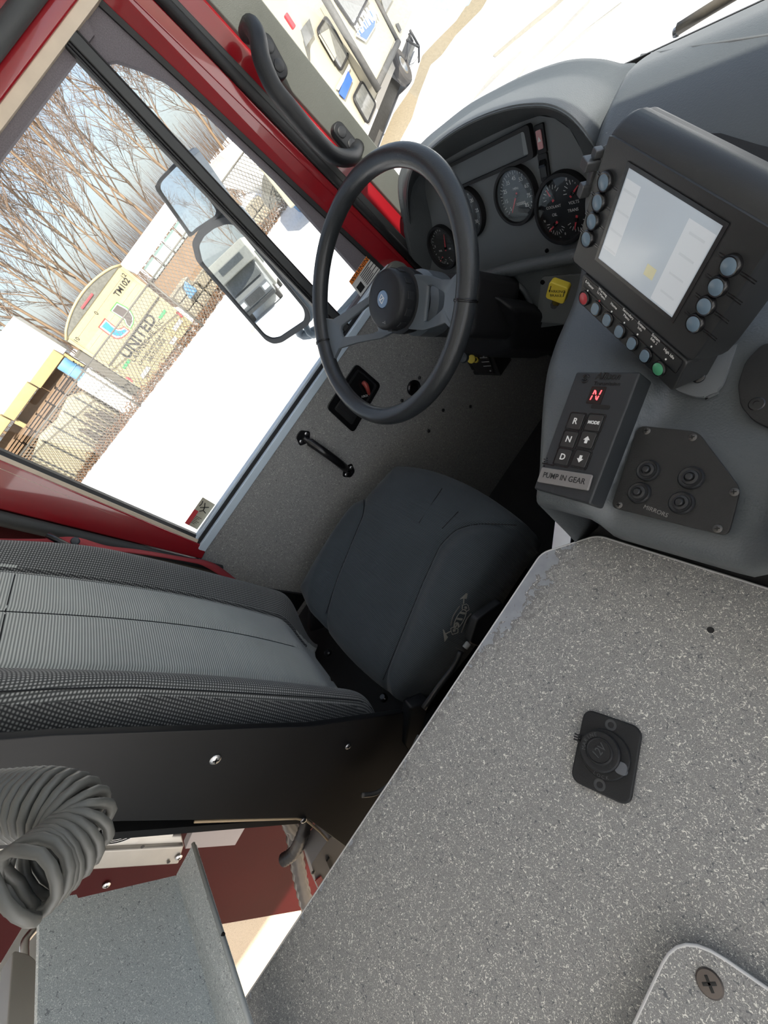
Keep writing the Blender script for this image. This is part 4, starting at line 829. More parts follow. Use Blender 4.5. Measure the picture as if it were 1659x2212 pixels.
def ipl(T, y):
    if y <= T[0][0]: return T[0][1]
    for (a, b), (c, d) in zip(T, T[1:]):
        if y <= c: return b+(d-b)*(y-a)/(c-a)
    return T[-1][1]
def sm(T, y): return (ipl(T, y-.012)+2*ipl(T, y)+ipl(T, y+.012))/4
def seat_top(x, y):
    u, v_ = (x-SX)/SHX, (y-SY)/SHY
    dr, dl = x-sm(XR, y), sm(XLs, y)-x
    z = 1.876 + .030*sst(0, .075, dr)*(1-sst(.02, .24, y)) + .030*sst(0, .075, dl) - .012*sst(.3, 1, v_) + .012*(1-u*u)*sst(-.2, .7, v_)
    z -= .007*seam(dr, .0065) + .007*seam(dl, .0065)
    return z
def seat_fn(u, v_):
    a, b = sq2(u, v_); x, y = SX+SHX*a, SY+SHY*b
    e = max(abs(u), abs(v_)); return V((x, y, seat_top(x, y) - .030*e**10))
def seat_lip(p, u, v_, k):
    L = [(1.012, -.012), (1.022, -.035), (1.02, -.08), (1.0, -.125), (.9, -.135)]
    if k >= len(L): return None
    s, d = L[k]; return V((SX+(p.x-SX)*s, SY+(p.y-SY)*s, p.z + d*(1.0 if k < 4 else 1)))
cu = pillow('seat_cushion', seat_fn, 120, seat_lip, FAB, seat, FAB, lambda c: False)
def on_seat(px, py):
    p = hz(px, py, 1.89)
    for i in range(6): p = hz(px, py, seat_top(p.x, p.y))
    return p + V((0, 0, .0005))
SEAM = mat('seam_thread', (0.010, 0.011, 0.013), .9)
for T, y0, y1 in ((XR, -.27, .172), (XLs, -.27, .045)):
    tube('cushion_seam', [V((sm(T, y0+(y1-y0)*i/40), y0+(y1-y0)*i/40, seat_top(sm(T, y0+(y1-y0)*i/40), y0+(y1-y0)*i/40)+.0004)) for i in range(41)], .0012, SEAM, cu, sides=5)
for pts in (((990, 1105), (955, 1142)), ((955, 1055), (905, 1130))):
    tube('cushion_seam', smoothpath([on_seat(*p)-V((0, 0, .0003)) for p in pts], 6), .0011, SEAM, cu, sides=5)
def on_side(px, py, x=SX+SHX*1.02): return hx(px, py, x)
# printed badge on the right flank of the cushion: crossed axes, shield ring and 911
lg = hx(985, 1333, SX+SHX*1.026+.001); LX = (hx(1005, 1290, lg.x)-hx(965, 1378, lg.x)).normalized(); LY = V((1, 0, 0)).cross(LX)
if LY.z < 0: LY = -LY
LF = Matrix((LX, LX.cross(V((1, 0, 0)))*-1, V((1, 0, 0)))).transposed()
PRN = mat('badge_print', (0.30, 0.30, 0.28), .8)
bs = (hx(1008, 1285, lg.x)-hx(962, 1382, lg.x)).length
def lgp(x, y): return lift(LF, lg, x*bs, y*bs, 0)
bd_ = []
def lq(a, b, d=0.0): return hx(930+a*.126, 1270+b*.126, lg.x) + V((d, 0, 0))
od = (lq(580, 380)-lq(430, 690)); oc_ = (lq(580, 380)+lq(430, 690))/2; ol = od.length*.56; od.normalize(); os_ = V((0, -od.z, od.y)); ow = (lq(570, 560)-lq(440, 510)).length*.5
def oval(f): return [oc_ + od*(ol*f*math.cos(t)) + os_*(ow*(f if f == 1 else .86)*math.sin(t)) for t in [2*math.pi*k/28 for k in range(28)]]
ring('badge_oval', oval(1.0), oval(.94), (.0004, 0, 0), PRN, cu)
LF = Matrix((od, V((1, 0, 0)).cross(od), V((1, 0, 0)))).transposed()
txt('badge_print', '911', oc_, LF, ow*1.75, PRN, cu, depth=.0002, bold=.0008, sx=1.15)
for q in (((535, 365), (540, 290), (620, 268), (650, 300), (668, 375), (620, 410)), ((345, 740), (340, 690), (395, 662), (480, 702), (475, 770), (370, 805))):
    p_ = [lq(*t) for t in q]; c_ = sum(p_, V())/len(p_); ring('badge_medallion', p_, [c_+(t-c_)*.80 for t in p_], (.0003, 0, 0), PRN, cu)
    slab('badge_mark', [c_+(t-c_)*.35 for t in p_], (.0003, 0, 0), PRN, cu)
for q in (((500, 195), (610, 90), (635, 95), (620, 185), (582, 185), (577, 270), (555, 270), (560, 180)), ((210, 700), (230, 720), (258, 775), (340, 735), (345, 752), (268, 795), (300, 845), (240, 925))):
    slab('badge_axe', [lq(*t) for t in q], (.0003, 0, 0), PRN, cu)
for q in (((505, 310), (440, 400), (385, 500), (350, 645)), ((700, 440), (630, 520), (575, 640), (530, 765))):
    tube('badge_ribbon', smoothpath([lq(*t) for t in q], 5), .0016, mat('badge_dim', (0.10, 0.10, 0.095), .8), cu, sides=5)
# backrest
BO = V((-.802, -.335, 1.815)); BU = V((0, -.152, .988)).normalized(); BN = V((0, .988, .152)).normalized(); BHX, BH = .272, .98
def bk(u, v_):
    a = (abs(u))
    t = (v_+1)/2; lf = 1.0
    d = .062*sst(.50, .86, a)*(1-.75*sst(.55, .95, t))*sst(0, .18, t) - .075*a**9 - .060*(1-sst(0, .16, t)) + .030*math.sin(math.pi*min(1, t/.75))*(1-a*a)
    d -= .007*seam((a-.54)*BHX, .006) + .004*seam(u*BHX, .006)
    w_ = BHX*(1-.10*(1-sst(0, .10, t)) - .10*sst(.6, 1, t))
    bu, bv = sq2(u, v_, .12)
    tt = (bv+1)/2
    if u > .0: sag = -.05*sst(.5, 1, u)*(1-sst(0, .15, t))
    else: sag = 0
    return BO + V((w_*bu, 0, 0)) + BU*(BH*tt - .075*sst(.36, .90, a)*(1-sst(0, .40, t))) + BN*d
def bk_lip(p, u, v_, k):
    L = [(.012, -.018), (.016, -.05), (.010, -.10), (-.02, -.125)]
    if k >= len(L): return None
    s, d = L[k]; return p + V((u*s, 0, 0)) + BU*(v_*s*.5) + BN*d
br = pillow('seat_backrest', bk, 120, bk_lip, FABZ, seat, FABM, lambda c: False)
BOT = FABM
br.data.materials.append(FABS)
for p in br.data.polygons:
    u = (p.center.x-BO.x)/BHX
    if abs(u) > .56: p.material_index = 1
    if p.normal.x > .75 or p.normal.x < -.75: p.material_index = 2
for uu in (-.54, .54, 0.0, .86, -.86):
    tube('backrest_seam', [bk(uu*(1 if uu == 0 else 1), -1+2*i/30) + BN*.0006 for i in range(2, 26)], .0011, SEAM, br, sides=5)
for t_ in (.715,):
    tube('backrest_seam', [bk(-.54+1.08*i/14, -1+2*t_) + BN*.0006 for i in range(15)], .0010, SEAM, br, sides=5)
# black shell on the right of the backrest with button-head screws
sh_ = [hx(*p, -.503) for p in ((870, 1600), (898, 1640), (840, 1735), (752, 1834), (668, 1772), (640, 1768), (0, 1780))]
sh_ += [V((-.503, -.53, 2.80)), V((-.503, -.50, 2.80)), V((-.503, -.405, 2.45)), V((-.503, -.335, 2.10)), V((-.503, -.27, 1.90))]
slab('seat_shell', sh_, (-.012, 0, 0), mat('shell_black', (0.007, 0.007, 0.0075), .45, spec=.3, vary=.2, vscale=8, bump=.08, bscale=60), seat, bevel=.002)
tube('shell_edge', [hx(*p, -.505) for p in ((420, 1775), (640, 1768), (662, 1772), (690, 1795), (708, 1815))], .0022, mat('edge_tan', (0.45, 0.33, 0.20), .7), seat, sides=6)
for p in ((465, 1640), (752, 1612), (656, 1772)): screw(hx(*p, -.503), (1, 0, 0), .0085 if p[0] < 700 and p[0] < 600 else .006, 'steel', seat, name='shell_screw')
slab('seat_shell', [V((-1.095, y, z)) for y, z in ((-.30, 1.80), (-.52, 1.80), (-.55, 2.75), (-.50, 2.75), (-.42, 2.3))], (-.012, 0, 0), 'shell_black', seat)
slab('back_panel', [V((-1.09, -.525, 1.80)), V((-.515, -.525, 1.80)), V((-.515, -.60, 2.80)), V((-1.09, -.60, 2.80))], (0, .012, 0), 'shell_black', seat)
box('seat_pan', (-.80, -.06, 1.735), (.46, .48, .05), 'black_matt', seat, bevel=.01)
box('seat_riser', (-.855, -.44, 1.47), (.66, .34, .50), 'black_matt', seat, bevel=.01)
box('seat_pedestal', (-.80, -.08, 1.47), (.40, .42, .50), 'black_matt', seat, bevel=.015)
box('recliner_link', (-.545, -.31, 1.79), (.03, .13, .05), 'black_plastic', seat, bevel=.006, rot=Matrix.Rotation(.6, 3, 'X'))
box('recliner_link', (-1.03, -.31, 1.79), (.03, .13, .05), 'black_plastic', seat, bevel=.006, rot=Matrix.Rotation(.6, 3, 'X'))
for p in ((708, 1410), (828, 1507)): lathe('recliner_bolt', [(.010, -.004), (.010, .003), (.006, .006), (0, .006)], hz(*p, 1.80), (0, .3, 1), 'black_gloss', seat, sides=14)
# adjuster lever and trim on the right flank
slab('adjuster_cover', corner_round([hx(*p, -.50) for p in ((1030, 1340), (1085, 1300), (1100, 1325), (1040, 1400), (1015, 1390))], .008), (-.02, 0, 0), 'black_plastic', seat, bevel=.004)
tube('adjuster_lever', smoothpath([hx(*p, -.495) for p in ((995, 1408), (980, 1440), (950, 1480), (915, 1530))], 4), .006, 'black_plastic', seat)
lathe('lever_tip', [(.006, 0), (.006, .012), (.004, .014), (0, .014)], hx(1004, 1400, -.495), (hx(1010, 1390, -.495)-hx(995, 1410, -.495)), mat('tip_grey', (0.25, 0.25, 0.25), .5), seat, sides=12)
tube('seat_cable', smoothpath([hx(*p, -.485) for p in ((905, 1590), (880, 1640), (850, 1685), (815, 1712), (782, 1718))], 5), .0045, mat('cable_grey', (0.16, 0.155, 0.15), .5), seat, sides=8)
# ------------------------------------------------------------------ seat belt
belt = thing('seat_belt', tuple(hx(300, 1195, -1.13)), 'red webbing seat belt beside the driver seat back', 'seat belt')
up_ = [(-260, 1150), (-60, 1160), (0, 1164), (95, 1164), (139, 1160), (174, 1163), (231, 1180), (304, 1189), (405, 1206), (445, 1212), (480, 1229), (545, 1282)]
lo_ = [(-260, 1190), (-60, 1197), (0, 1200), (87, 1203), (150, 1203), (176, 1192), (232, 1191), (305, 1198), (406, 1214), (440, 1223), (480, 1247), (548, 1294)]
xu = [-1.10, -1.10, -1.10, -1.10, -1.11, -1.12, -1.13, -1.14, -1.15, -1.155, -1.15, -1.13]
bu_ = smoothpath([hx(*p, x) for p, x in zip(up_, xu)], 5); bl_ = smoothpath([hx(*p, x+.02) for p, x in zip(lo_, xu)], 5)
gridmesh('webbing', [bu_, [a*.5+b*.5+V((.004, 0, 0)) for a, b in zip(bu_, bl_)], bl_], mat('webbing_red', (0.36, 0.035, 0.042), .75, bump=.5, bscale=600), belt, solid=.0018)
a, b = hx(101, 1155, -1.085), hx(193, 1203, -1.065)
tube('belt_guide', [a, a+(b-a)*.3, a+(b-a)*.8, b], .0062, 'black_gloss', belt, sides=12, flat=1.5)
lathe('belt_stud', [(.009, 0), (.009, .004), (.007, .006), (0, .0065)], hx(163, 1169, -1.10), (.9, .3, .3), mat('stud_blue', (0.05, 0.06, 0.075), .35), belt, sides=20)
# ------------------------------------------------------------------ things behind the seat
rail = thing('pillar_rail', tuple(hx(200, 1840, -1.17)), 'pale metal rail with round holes bolted to red side wall', 'rail')
slab('rail_plate', [hx(*p, -1.155) for p in ((-20, 1775), (392, 1770), (371, 1810), (-20, 1822))], (-.02, 0, 0), 'white_metal', rail, bevel=.002)
slab('rail_channel', [hx(*p, -1.165) for p in ((-20, 1822), (392, 1806), (398, 1832), (-20, 1862))], (-.025, 0, 0), 'white_metal', rail, bevel=.006)
slab('rail_channel', [hx(*p, -1.15) for p in ((-20, 1850), (398, 1828), (386, 1868), (-20, 1895))], (-.035, 0, 0), 'steel_dull', rail, bevel=.008)
c = hx(270, 1768, -1.155)
lathe('reel_ring', [(.088, 0), (.088, .004), (.082, .006), (.078, .003), (.076, .006), (.070, .006), (.068, -.004), (0, -.004)], c, (1, 0, 0), 'black_gloss', rail, sides=48)
for r in (.087, .079, .072): tube('reel_wire', [c + V((.006, r*math.cos(t), r*math.sin(t))) for t in [2*math.pi*k/48 for k in range(48)]], .0014, 'steel', rail, sides=5, closed=True)
for p in ((312, 1800), (386, 1852), (230, 1912), (347, 1782)): screw(hx(*p, -1.145 if p[1] < 1900 else -1.198), (1, 0, 0), .012 if p[1] > 1840 else .006, 'steel', rail, name='rail_bolt')
for p in ((308, 1829), (364, 1862)): lathe('rail_hole', [(.006, .0), (.006, .001), (0, .001)], hx(*p, -1.146), (1, 0, 0), 'black_matt', rail, sides=12)
gp_ = slab('grey_panel', [hx(*p, -1.12) for p in ((400, 1834), (425, 1776), (540, 1770), (508, 1826))], (-.03, 0, 0), mat('panel_mauve', (0.28, 0.25, 0.25), .5), None, bevel=.002)  # mauve grey panel on the side wall, purpose unknown
tag(gp_, 'small mauve grey panel on red wall behind seat', 'box')
# speckled bracket with forward lip
br_ = thing('laminate_bracket', tuple(hy(300, 2050, -.70)), 'grey speckled laminate bracket panel with forward lip behind seat', 'bracket')
YB = -.70
bq = [hy(*p, YB) for p in ((86, 1948), (108, 1941), (165, 1932), (169, 1940), (380, 1891))]
fold = [hy(380, 1891, YB), hy(470, 2212, YB)]; fd = (fold[1]-fold[0]).normalized()
fb = fold[1] + fd*.12; lt = hy(80, 2212, YB); ltb = lt + (lt-bq[0]).normalized()*.12
slab('bracket_panel', bq + [fold[0], fb, ltb], (0, -.006, 0), 'laminate_plain', br_)
zf = fold[0].z
e0, e1 = hz(417, 1822, zf+.004), hz(531, 2185, zf-.004)
ed_ = (e1-e0).normalized()
slab('bracket_lip', corner_round([fold[0], e0, e1+ed_*.12, fb], .004), (0, 0, -.006), 'laminate_plain', br_)
tube('lip_edge', [e0, e1+ed_*.12], .0034, mat('lip_edge_grey', (0.42, 0.44, 0.43), .5), br_, sides=6)
lathe('lip_screw', [(.003, 0), (.003, .004), (0, .004)], e0 + (e1-e0)*.62, (0, 1, 0), 'black_matt', br_, sides=8)
# harness hoses and grey control box beside the engine cover
def hose(name, pts, r, label, x, grp='corrugated black hoses beside engine cover'):
    path = smoothpath([hx(a, b, x+dx) for a, b, dx in pts], 9); vv, ff = tube_geo(path, [r*(1.0 if i % 2 else .78) for i in range(len(path))], 12)
    o = add(name, vv, ff, mat('hose_black', (0.05, 0.046, 0.048), .35), None, smooth=True); return tag(o, label, 'hose', grp)
hose('corrugated_hose', [(690, 1700, -.05), (672, 1745, 0), (655, 1800, .02), (636, 1840, 0), (612, 1858, -.02)], .015, 'thin corrugated hose hooking down beside seat shell', -.62)
hose('corrugated_hose', [(620, 1700, 0), (632, 1790, 0), (645, 1880, 0), (665, 1960, 0), (690, 2010, 0)], .021, 'thick corrugated hose running straight along engine cover', -.72)
hose('corrugated_hose', [(600, 1740, 0), (650, 1810, 0), (690, 1830, .02), (705, 1790, .02)], .020, 'corrugated hose looping under the seat shell edge', -.70)
cb_ = thing('control_box', tuple(hx(710, 1860, -.56)), 'grey plastic control box with red label beside engine cover', 'box')
slab('box_case', corner_round([hx(*p, -.56) for p in ((672, 1868), (711, 1810), (735, 1800), (775, 1830), (700, 1950), (690, 1930))], .005), (-.05, 0, 0), mat('box_grey', (0.26, 0.25, 0.26), .5), cb_, bevel=.003)
slab('box_label', [hx(*p, -.557) for p in ((681, 1903), (694, 1893), (704, 1912), (692, 1925))], (-.002, 0, 0), 'red_print', cb_)
slab('box_switch', [hx(*p, -.555) for p in ((706, 1862), (712, 1853), (722, 1876), (716, 1886))], (-.004, 0, 0), 'black_matt', cb_)
screw(hx(676, 1885, -.557), (1, 0, 0), .005, 'steel_dull', cb_)
# folded bracket at the rear edge
jb = thing('jump_seat_bracket', tuple(hy(40, 2130, -.85)), 'grey steel bracket with bent rod behind speckled panel', 'bracket')
slab('bracket_plate', corner_round([hy(*p, -.82) for p in ((28, 2052), (62, 2060), (80, 2075), (82, 2240), (14, 2240))], .006), (0, -.03, 0), 'steel_dull', jb, bevel=.006)
tube('bracket_rod', smoothpath([hy(*p, -.83) for p in ((54, 2090), (53, 2040), (62, 2022), (82, 2000))], 4), .006, 'steel', jb)
slab('backing_board', [hy(*p, -.95) for p in ((-40, 2150), (60, 1985), (95, 1950), (90, 2240), (-40, 2240))], (0, -.01, 0), 'paper', jb)
# ------------------------------------------------------------------ coiled cord hanging from the ceiling
cpx = [(-330, 1700, .50), (-180, 1735, .34), (-60, 1742, .270), (30, 1738, .250), (100, 1737, .238), (152, 1754, .232), (168, 1790, .228), (140, 1832, .224), (95, 1872, .220), (55, 1905, .215), (25, 1930, .215)]
cpath = smoothpath([CAM + ray(a, b)*t for a, b, t in cpx], 10)
# resample evenly
L = [0.0]
for a, b in zip(cpath, cpath[1:]): L.append(L[-1]+(b-a).length)
def along(s):
    for i in range(len(L)-1):
        if s <= L[i+1]: t = (s-L[i])/(L[i+1]-L[i]); return cpath[i]*(1-t)+cpath[i+1]*t, (cpath[i+1]-cpath[i]).normalized()
    return cpath[-1], (cpath[-1]-cpath[-2]).normalized()
pitch, cr, wr = .0033, .0110, .0019; turns = int(L[-1]/pitch); hel = []; nn = V((0, 0, 1))
for i in range(turns*14):
    s = L[-1]*i/(turns*14); p, t = along(s); nn = (nn - t*nn.dot(t)).normalized(); bn = t.cross(nn); a = 2*math.pi*i/14
    hel.append(p + (nn*math.cos(a)+bn*math.sin(a))*cr)
cord = thing('coiled_cord', tuple(cpath[-1]), 'grey coiled intercom cord hanging from the ceiling', 'cord')
CM = mat('cord_grey', (0.085, 0.085, 0.078), .42)
tube('cord_coil', hel, wr, CM, cord, sides=8)
tube('cord_lead', smoothpath([cpath[0], cpath[0]+V((-.03, -.03, .12)), V((cpath[0].x-.05, cpath[0].y-.05, 3.10))], 6), wr, CM, cord, sides=8)
# ------------------------------------------------------------------ the yard outside
def snowmat():
    m = mat('snow', (0.86, 0.87, 0.89), .75); n = m.node_tree.nodes; l = m.node_tree.links; b = n['Principled BSDF']
    tc = n.new('ShaderNodeTexCoord'); mp = n.new('ShaderNodeMapping'); mp.inputs['Scale'].default_value = (1.6, .25, 1); mp.inputs['Rotation'].default_value = (0, 0, math.radians(-8)); l.new(tc.outputs['Object'], mp.inputs[0])
    t = n.new('ShaderNodeTexNoise'); t.inputs['Scale'].default_value = 2.2; t.inputs['Detail'].default_value = 7; l.new(mp.outputs[0], t.inputs['Vector'])
    bp = n.new('ShaderNodeBump'); bp.inputs['Strength'].default_value = .55; bp.inputs['Distance'].default_value = .06; l.new(t.outputs['Fac'], bp.inputs['Height']); l.new(bp.outputs[0], b.inputs['Normal'])
    return m
snowmat()
mat('gravel', (0.267, 0.228, 0.159), .95, bump=1.0, bscale=30, vary=.45, vscale=22)
mat('gravel_grey', (0.13, 0.13, 0.115), .95, bump=1.0, bscale=25, vary=.5, vscale=18)
mat('galvanised', (0.112, 0.105, 0.090), .6, .2)
mat('trailer_cream', (0.370, 0.318, 0.185), .5, vary=.05, vscale=3)
mat('rv_cream', (0.353, 0.331, 0.258), .45, vary=.04, vscale=2)
mat('rv_white', (0.82, 0.82, 0.80), .45)
mat('rv_grey', (0.075, 0.075, 0.072), .7, vary=.35, vscale=14)
mat('tint_glass', (0.13, 0.135, 0.13), .12, vary=.4, vscale=12)
mat('decal_blue', (0.02, 0.09, 0.45), .4)
mat('bark', (0.224, 0.150, 0.090), .85, vary=.35, vscale=3)
mat('twig', (0.189, 0.125, 0.082), .9, vary=.3, vscale=2)
mat('brush', (0.172, 0.103, 0.057), .95)
mat('lumber', (0.172, 0.107, 0.060), .85, vary=.3, vscale=4)
mat('wood_yellow', (0.396, 0.310, 0.146), .7, vary=.15, vscale=3)
mat('tarp_blue', (0.12, 0.27, 0.46), .6, bump=.5, bscale=20)
mat('tyre', (0.06, 0.055, 0.05), .85, bump=.4, bscale=60)
ground = slab('ground', [V((-110, -90, 0)), V((70, -90, 0)), V((70, 110, 0)), V((-110, 110, 0))], (0, 0, -.4), 'snow')
tag(ground, 'snow covered yard ground outside the truck', 'ground', kind='structure')
def patch(name, pix, m, label, z=.006):
    o = slab(name, corner_round([hz(*p, z) for p in pix], .06, 3), (0, 0, -.01), m); return tag(o, label, 'ground patch', kind='structure')
patch('gravel_strip', [(812, 338), (826, 300), (850, 245), (878, 205), (893, 180), (912, 120), (940, 90), (985, 45), (1015, 0), (1030, -40), (1075, -40), (1040, 20), (985, 75), (955, 118), (930, 140), (905, 205), (890, 255), (866, 300), (848, 340)], 'gravel', 'strip of bare tan gravel along the camper')
patch('gravel_strip', [(1063, 120), (1100, 88), (1150, 45), (1200, 5), (1235, -30), (1250, -30), (1190, 25), (1140, 65), (1100, 98), (1070, 124)], mat('track_grey', (0.33, 0.31, 0.26), .9, vary=.3, vscale=3), 'thin dirty wheel track in the snow')
for q in ([(1100, 190), (1160, 122), (1220, 62), (1275, 5), (1275, -5), (1215, 58), (1150, 122)], [(1180, 140), (1262, 75), (1340, 10), (1345, 0), (1255, 70)], [(1010, 230), (1075, 165), (1130, 110), (1125, 108), (1060, 165)], [(640, 560), (600, 640), (545, 720), (540, 716), (595, 635)]):
    patch('snow_track', q, mat('track_snow', (0.36, 0.35, 0.33), .9, vary=.25, vscale=3), 'faint grey wheel rut pressed into the snow')
patch('blue_patch', [(925, 0), (935, 16), (975, 24), (1012, 12), (1030, -20), (930, -30)], mat('patch_blue', (0.42, 0.55, 0.66), .3), 'bluish patch on the snow beyond the camper hitch')  # flat bluish patch laid on the ground
# ------------------------------------------------------------------ enclosed trailer with sign writing
TX = -17.0
tr_ = thing('cargo_trailer', (TX-2, .78, 0), 'cream enclosed landscaping trailer with coloured logo behind fence', 'trailer')
ty0, ty1, tz0, tz1 = -.64, 2.17, .10, 2.50
def rarc(n=12): return [(ty0+(ty1-ty0)*i/n, tz1 + .34*math.sin(math.pi*(i/n))**.7) for i in range(n+1)]
slab('trailer_body', [V((TX, y, z)) for y, z in [(ty1, tz0+.12), (ty1-.12, tz0), (ty0+.12, tz0), (ty0, tz0+.12)] + rarc()], (-5.5, 0, 0), 'trailer_cream', tr_, bevel=.02)
slab('roof_cap', [V((TX+.03, y, z)) for y, z in [(ty0+.05, tz1+.02)] + [(a*.985+.012, b-.03) for a, b in rarc()[1:-1]] + [(ty1-.05, tz1+.02)]], (-.05, 0, 0), 'gravel_grey', tr_)
tube('roof_rim', [V((TX+.03, y, z)) for y, z in rarc()], .035, 'trailer_cream', tr_, sides=8)
slab('ramp_door', [V((TX+.02, y, z)) for y, z in ((ty0+.14, .32), (ty1-.14, .32), (ty1-.14, tz1-.06), (ty0+.14, tz1-.06))], (-.03, 0, 0), 'trailer_cream', tr_, bevel=.01)
for z in (.42, 1.36, 1.62, 1.78, 1.93, 2.32): box('door_seam', (TX+.024, (ty0+ty1)/2, z), (.012, ty1-ty0-.34, .012), mat('seam_tan', (0.42, 0.36, 0.22), .7), tr_)
tube('door_bar', [V((TX+.05, ty0+.05, 1.28)), V((TX+.05, ty1-.05, 1.28))], .025, 'galvanised', tr_, sides=8)
for y in (ty0+.05, ty1-.05): box('corner_post', (TX+.02, y, 1.28), (.05, .10, 2.36), 'trailer_cream', tr_, bevel=.01)
box('marker_lamp', (TX+.05, .68, tz1+.14), (.03, .55, .06), 'red_print', tr_, bevel=.01)
for y in (ty0+.06, ty1-.06): box('tail_lamp', (TX+.05, y, .62 if y < 0 else .55), (.03, .07, .22), 'red_print', tr_, bevel=.01)
TFm = Matrix((V((0, 1, 0)), V((0, 0, 1)), V((1, 0, 0)))).transposed()
def ttx(s, y, z, h, m='black_print', b=0.0, al='CENTER'): txt('trailer_lettering', s, V((TX+.031, y, z)), TFm, h, m, tr_, depth=.004, bold=b, align=al)
ttx('TM102', 1.65, 2.17, .22, b=.004); ttx('UNITED', .73, 1.10, .45, b=.012); ttx('LAWNSCAPE, INC.', .81, .850, .205)
ttx('UnitedLawnscape.com', .74, .645, .165); ttx('586-753-5000', .70, .48, .165)
for s, y in (('10', -.45), ('0', .55), ('12', 1.95)): ttx(s, y, 2.30, .16)
for y in (-.22, 1.76): box('green_bar', (TX+.034, y, .93), (.006, .34, .09), mat('decal_green', (0.05, 0.36, 0.12), .5), tr_)
def em_(pts, d): return [hx(120+.1929*a, 540+.1929*b, TX+d) for a, b in pts]
mat('decal_red', (0.42, 0.05, 0.04), .5); mat('decal_sky', (0.01, 0.20, 0.50), .5); mat('decal_lime', (0.06, 0.40, 0.06), .5); mat('decal_brown', (0.07, 0.055, 0.05), .6)
for m_, d, q in (('decal_red', .034, ((550, 760), (475, 865), (600, 960), (680, 1000), (740, 992), (800, 950), (838, 905), (765, 855), (740, 870), (700, 880), (640, 835))), ('rv_white', .037, ((560, 780), (495, 862), (608, 946), (682, 984), (740, 975), (790, 940), (820, 908), (768, 868), (742, 884), (698, 893), (635, 845))), ('decal_sky', .040, ((568, 798), (515, 857), (618, 933), (688, 968), (738, 960), (780, 925), (803, 900), (778, 884), (742, 902), (695, 906), (630, 860))),
                 ('decal_lime', .034, ((685, 580), (608, 680), (700, 742), (768, 792), (780, 832), (842, 888), (876, 820), (880, 755), (850, 690), (800, 640))), ('rv_white', .037, ((688, 597), (624, 682), (708, 738), (775, 783), (790, 830), (836, 874), (866, 812), (868, 752), (838, 694), (790, 650))), ('decal_brown', .040, ((690, 612), (637, 684), (716, 732), (782, 774), (798, 826), (830, 860), (857, 806), (858, 750), (828, 698), (780, 660)))):
    slab('emblem_piece', em_(q, d), (-.003, 0, 0), m_, tr_)
for y, z, w_ in ((1.80, .42, .42), (-.10, .38, .42), (1.3, .25, .28)): box('plate_sticker', (TX+.034, y, z), (.006, w_, .12), 'paper', tr_)
for s in (-1, 1): lathe('trailer_wheel', [(.20, -.1), (.36, -.1), (.38, -.06), (.38, .06), (.36, .1), (.2, .1)], V((TX-3.2, (ty0+ty1)/2+s*1.42, .38)), (0, 1, 0), 'tyre', tr_, sides=24)
# ------------------------------------------------------------------ chain link fence
def fx(y): return -15.7 + (y-2.15)*(.215 if y < 2.15 else -.03)
fence = thing('chain_link_fence', (fx(0), 0, 0), 'galvanised chain link fence across the yard', 'fence')
posts = [-7.8, -4.45, -1.1, 2.15, 5.6, 8.6]
for y in posts: tube('fence_post', [V((fx(y), y, 0)), V((fx(y), y, 1.80))], .030, 'galvanised', fence, sides=10)
for y in posts: lathe('post_cap', [(.036, 0), (.036, .03), (.02, .06), (0, .07)], V((fx(y), y, 1.78)), (0, 0, 1), 'galvanised', fence, sides=10)
for a, b in zip(posts, posts[1:]): tube('top_rail', [V((fx(a), a, 1.76)), V((fx(b), b, 1.76))], .024, 'galvanised', fence, sides=8)
vv, ff = [], []
def wire(p, q, r=.009):
    v1, f1 = tube_geo([p, q], r, 3); k = len(vv); vv.extend(v1); ff.extend([tuple(i+k for i in f) for f in f1])
def clip(y0, z0, s, ylo, yhi, zlo, zhi):
    t0, t1 = (zlo-z0), (zhi-z0); ya, yb = y0+s*t0, y0+s*t1; za, zb = zlo, zhi
    if (ya < ylo and yb < ylo) or (ya > yhi and yb > yhi): return None
    def fixp(y, z, y2, z2):
        yy = min(max(y, ylo), yhi); return (yy, z + (z2-z)*((yy-y)/(y2-y)) if abs(y2-y) > 1e-9 else z)
    return fixp(ya, za, yb, zb), fixp(yb, zb, ya, za)
for a, b in zip(posts, posts[1:]):
    y = a-1.8
    while y < b+1.8:
        for s in (.62, -.62):
            c = clip(y, .9, s, a, b, .04, 1.74)
            if c and abs(c[0][0]-c[1][0]) > .01: wire(V((fx(c[0][0]), *c[0])), V((fx(c[1][0]), *c[1])))
        y += .115
cl = add('chain_link', vv, ff, 'galvanised', fence); cl['kind'] = 'stuff'
# ------------------------------------------------------------------ open lumber shed with snowy roof, stacked boards, tarped flatbed
def xbox(name, pix, x, depth, m, parent=None, bevel=0.0): return slab(name, [hx(*p, x) for p in pix], (-depth, 0, 0), m, parent, bevel=bevel)
shed = thing('lumber_shed', (-20, -5, 0), 'white lumber shed standing behind stacked boards', 'shed')
slab('shed_wall', [V((-19.6, y, z)) for y, z in ((-1.0, 2.32), (-1.02, 3.9), (-11, 4.2), (-11, 2.9), (-6, 2.7), (-3.2, 2.42))], (-2.2, 0, 0), 'rv_white', shed)
slab('shed_wall', [V((-19.7, y, z)) for y, z in ((-1.1, 0), (-1.1, 2.3), (-11, 2.3), (-11, 0))], (-.1, 0, 0), 'lumber', shed)
for y in (-1.7, -3.1, -4.5, -5.9): box('shed_fascia', (-19.45, y-.2, 2.36+(-y)*.045), (.3, 1.36, .34), 'wood_yellow', shed, bevel=.02)
for y in (-1.2, -4, -7, -10): box('shed_post', (-19.5, y, 1.15), (.16, .16, 2.3), 'wood_yellow', shed)
random.seed(3)
nb = 0
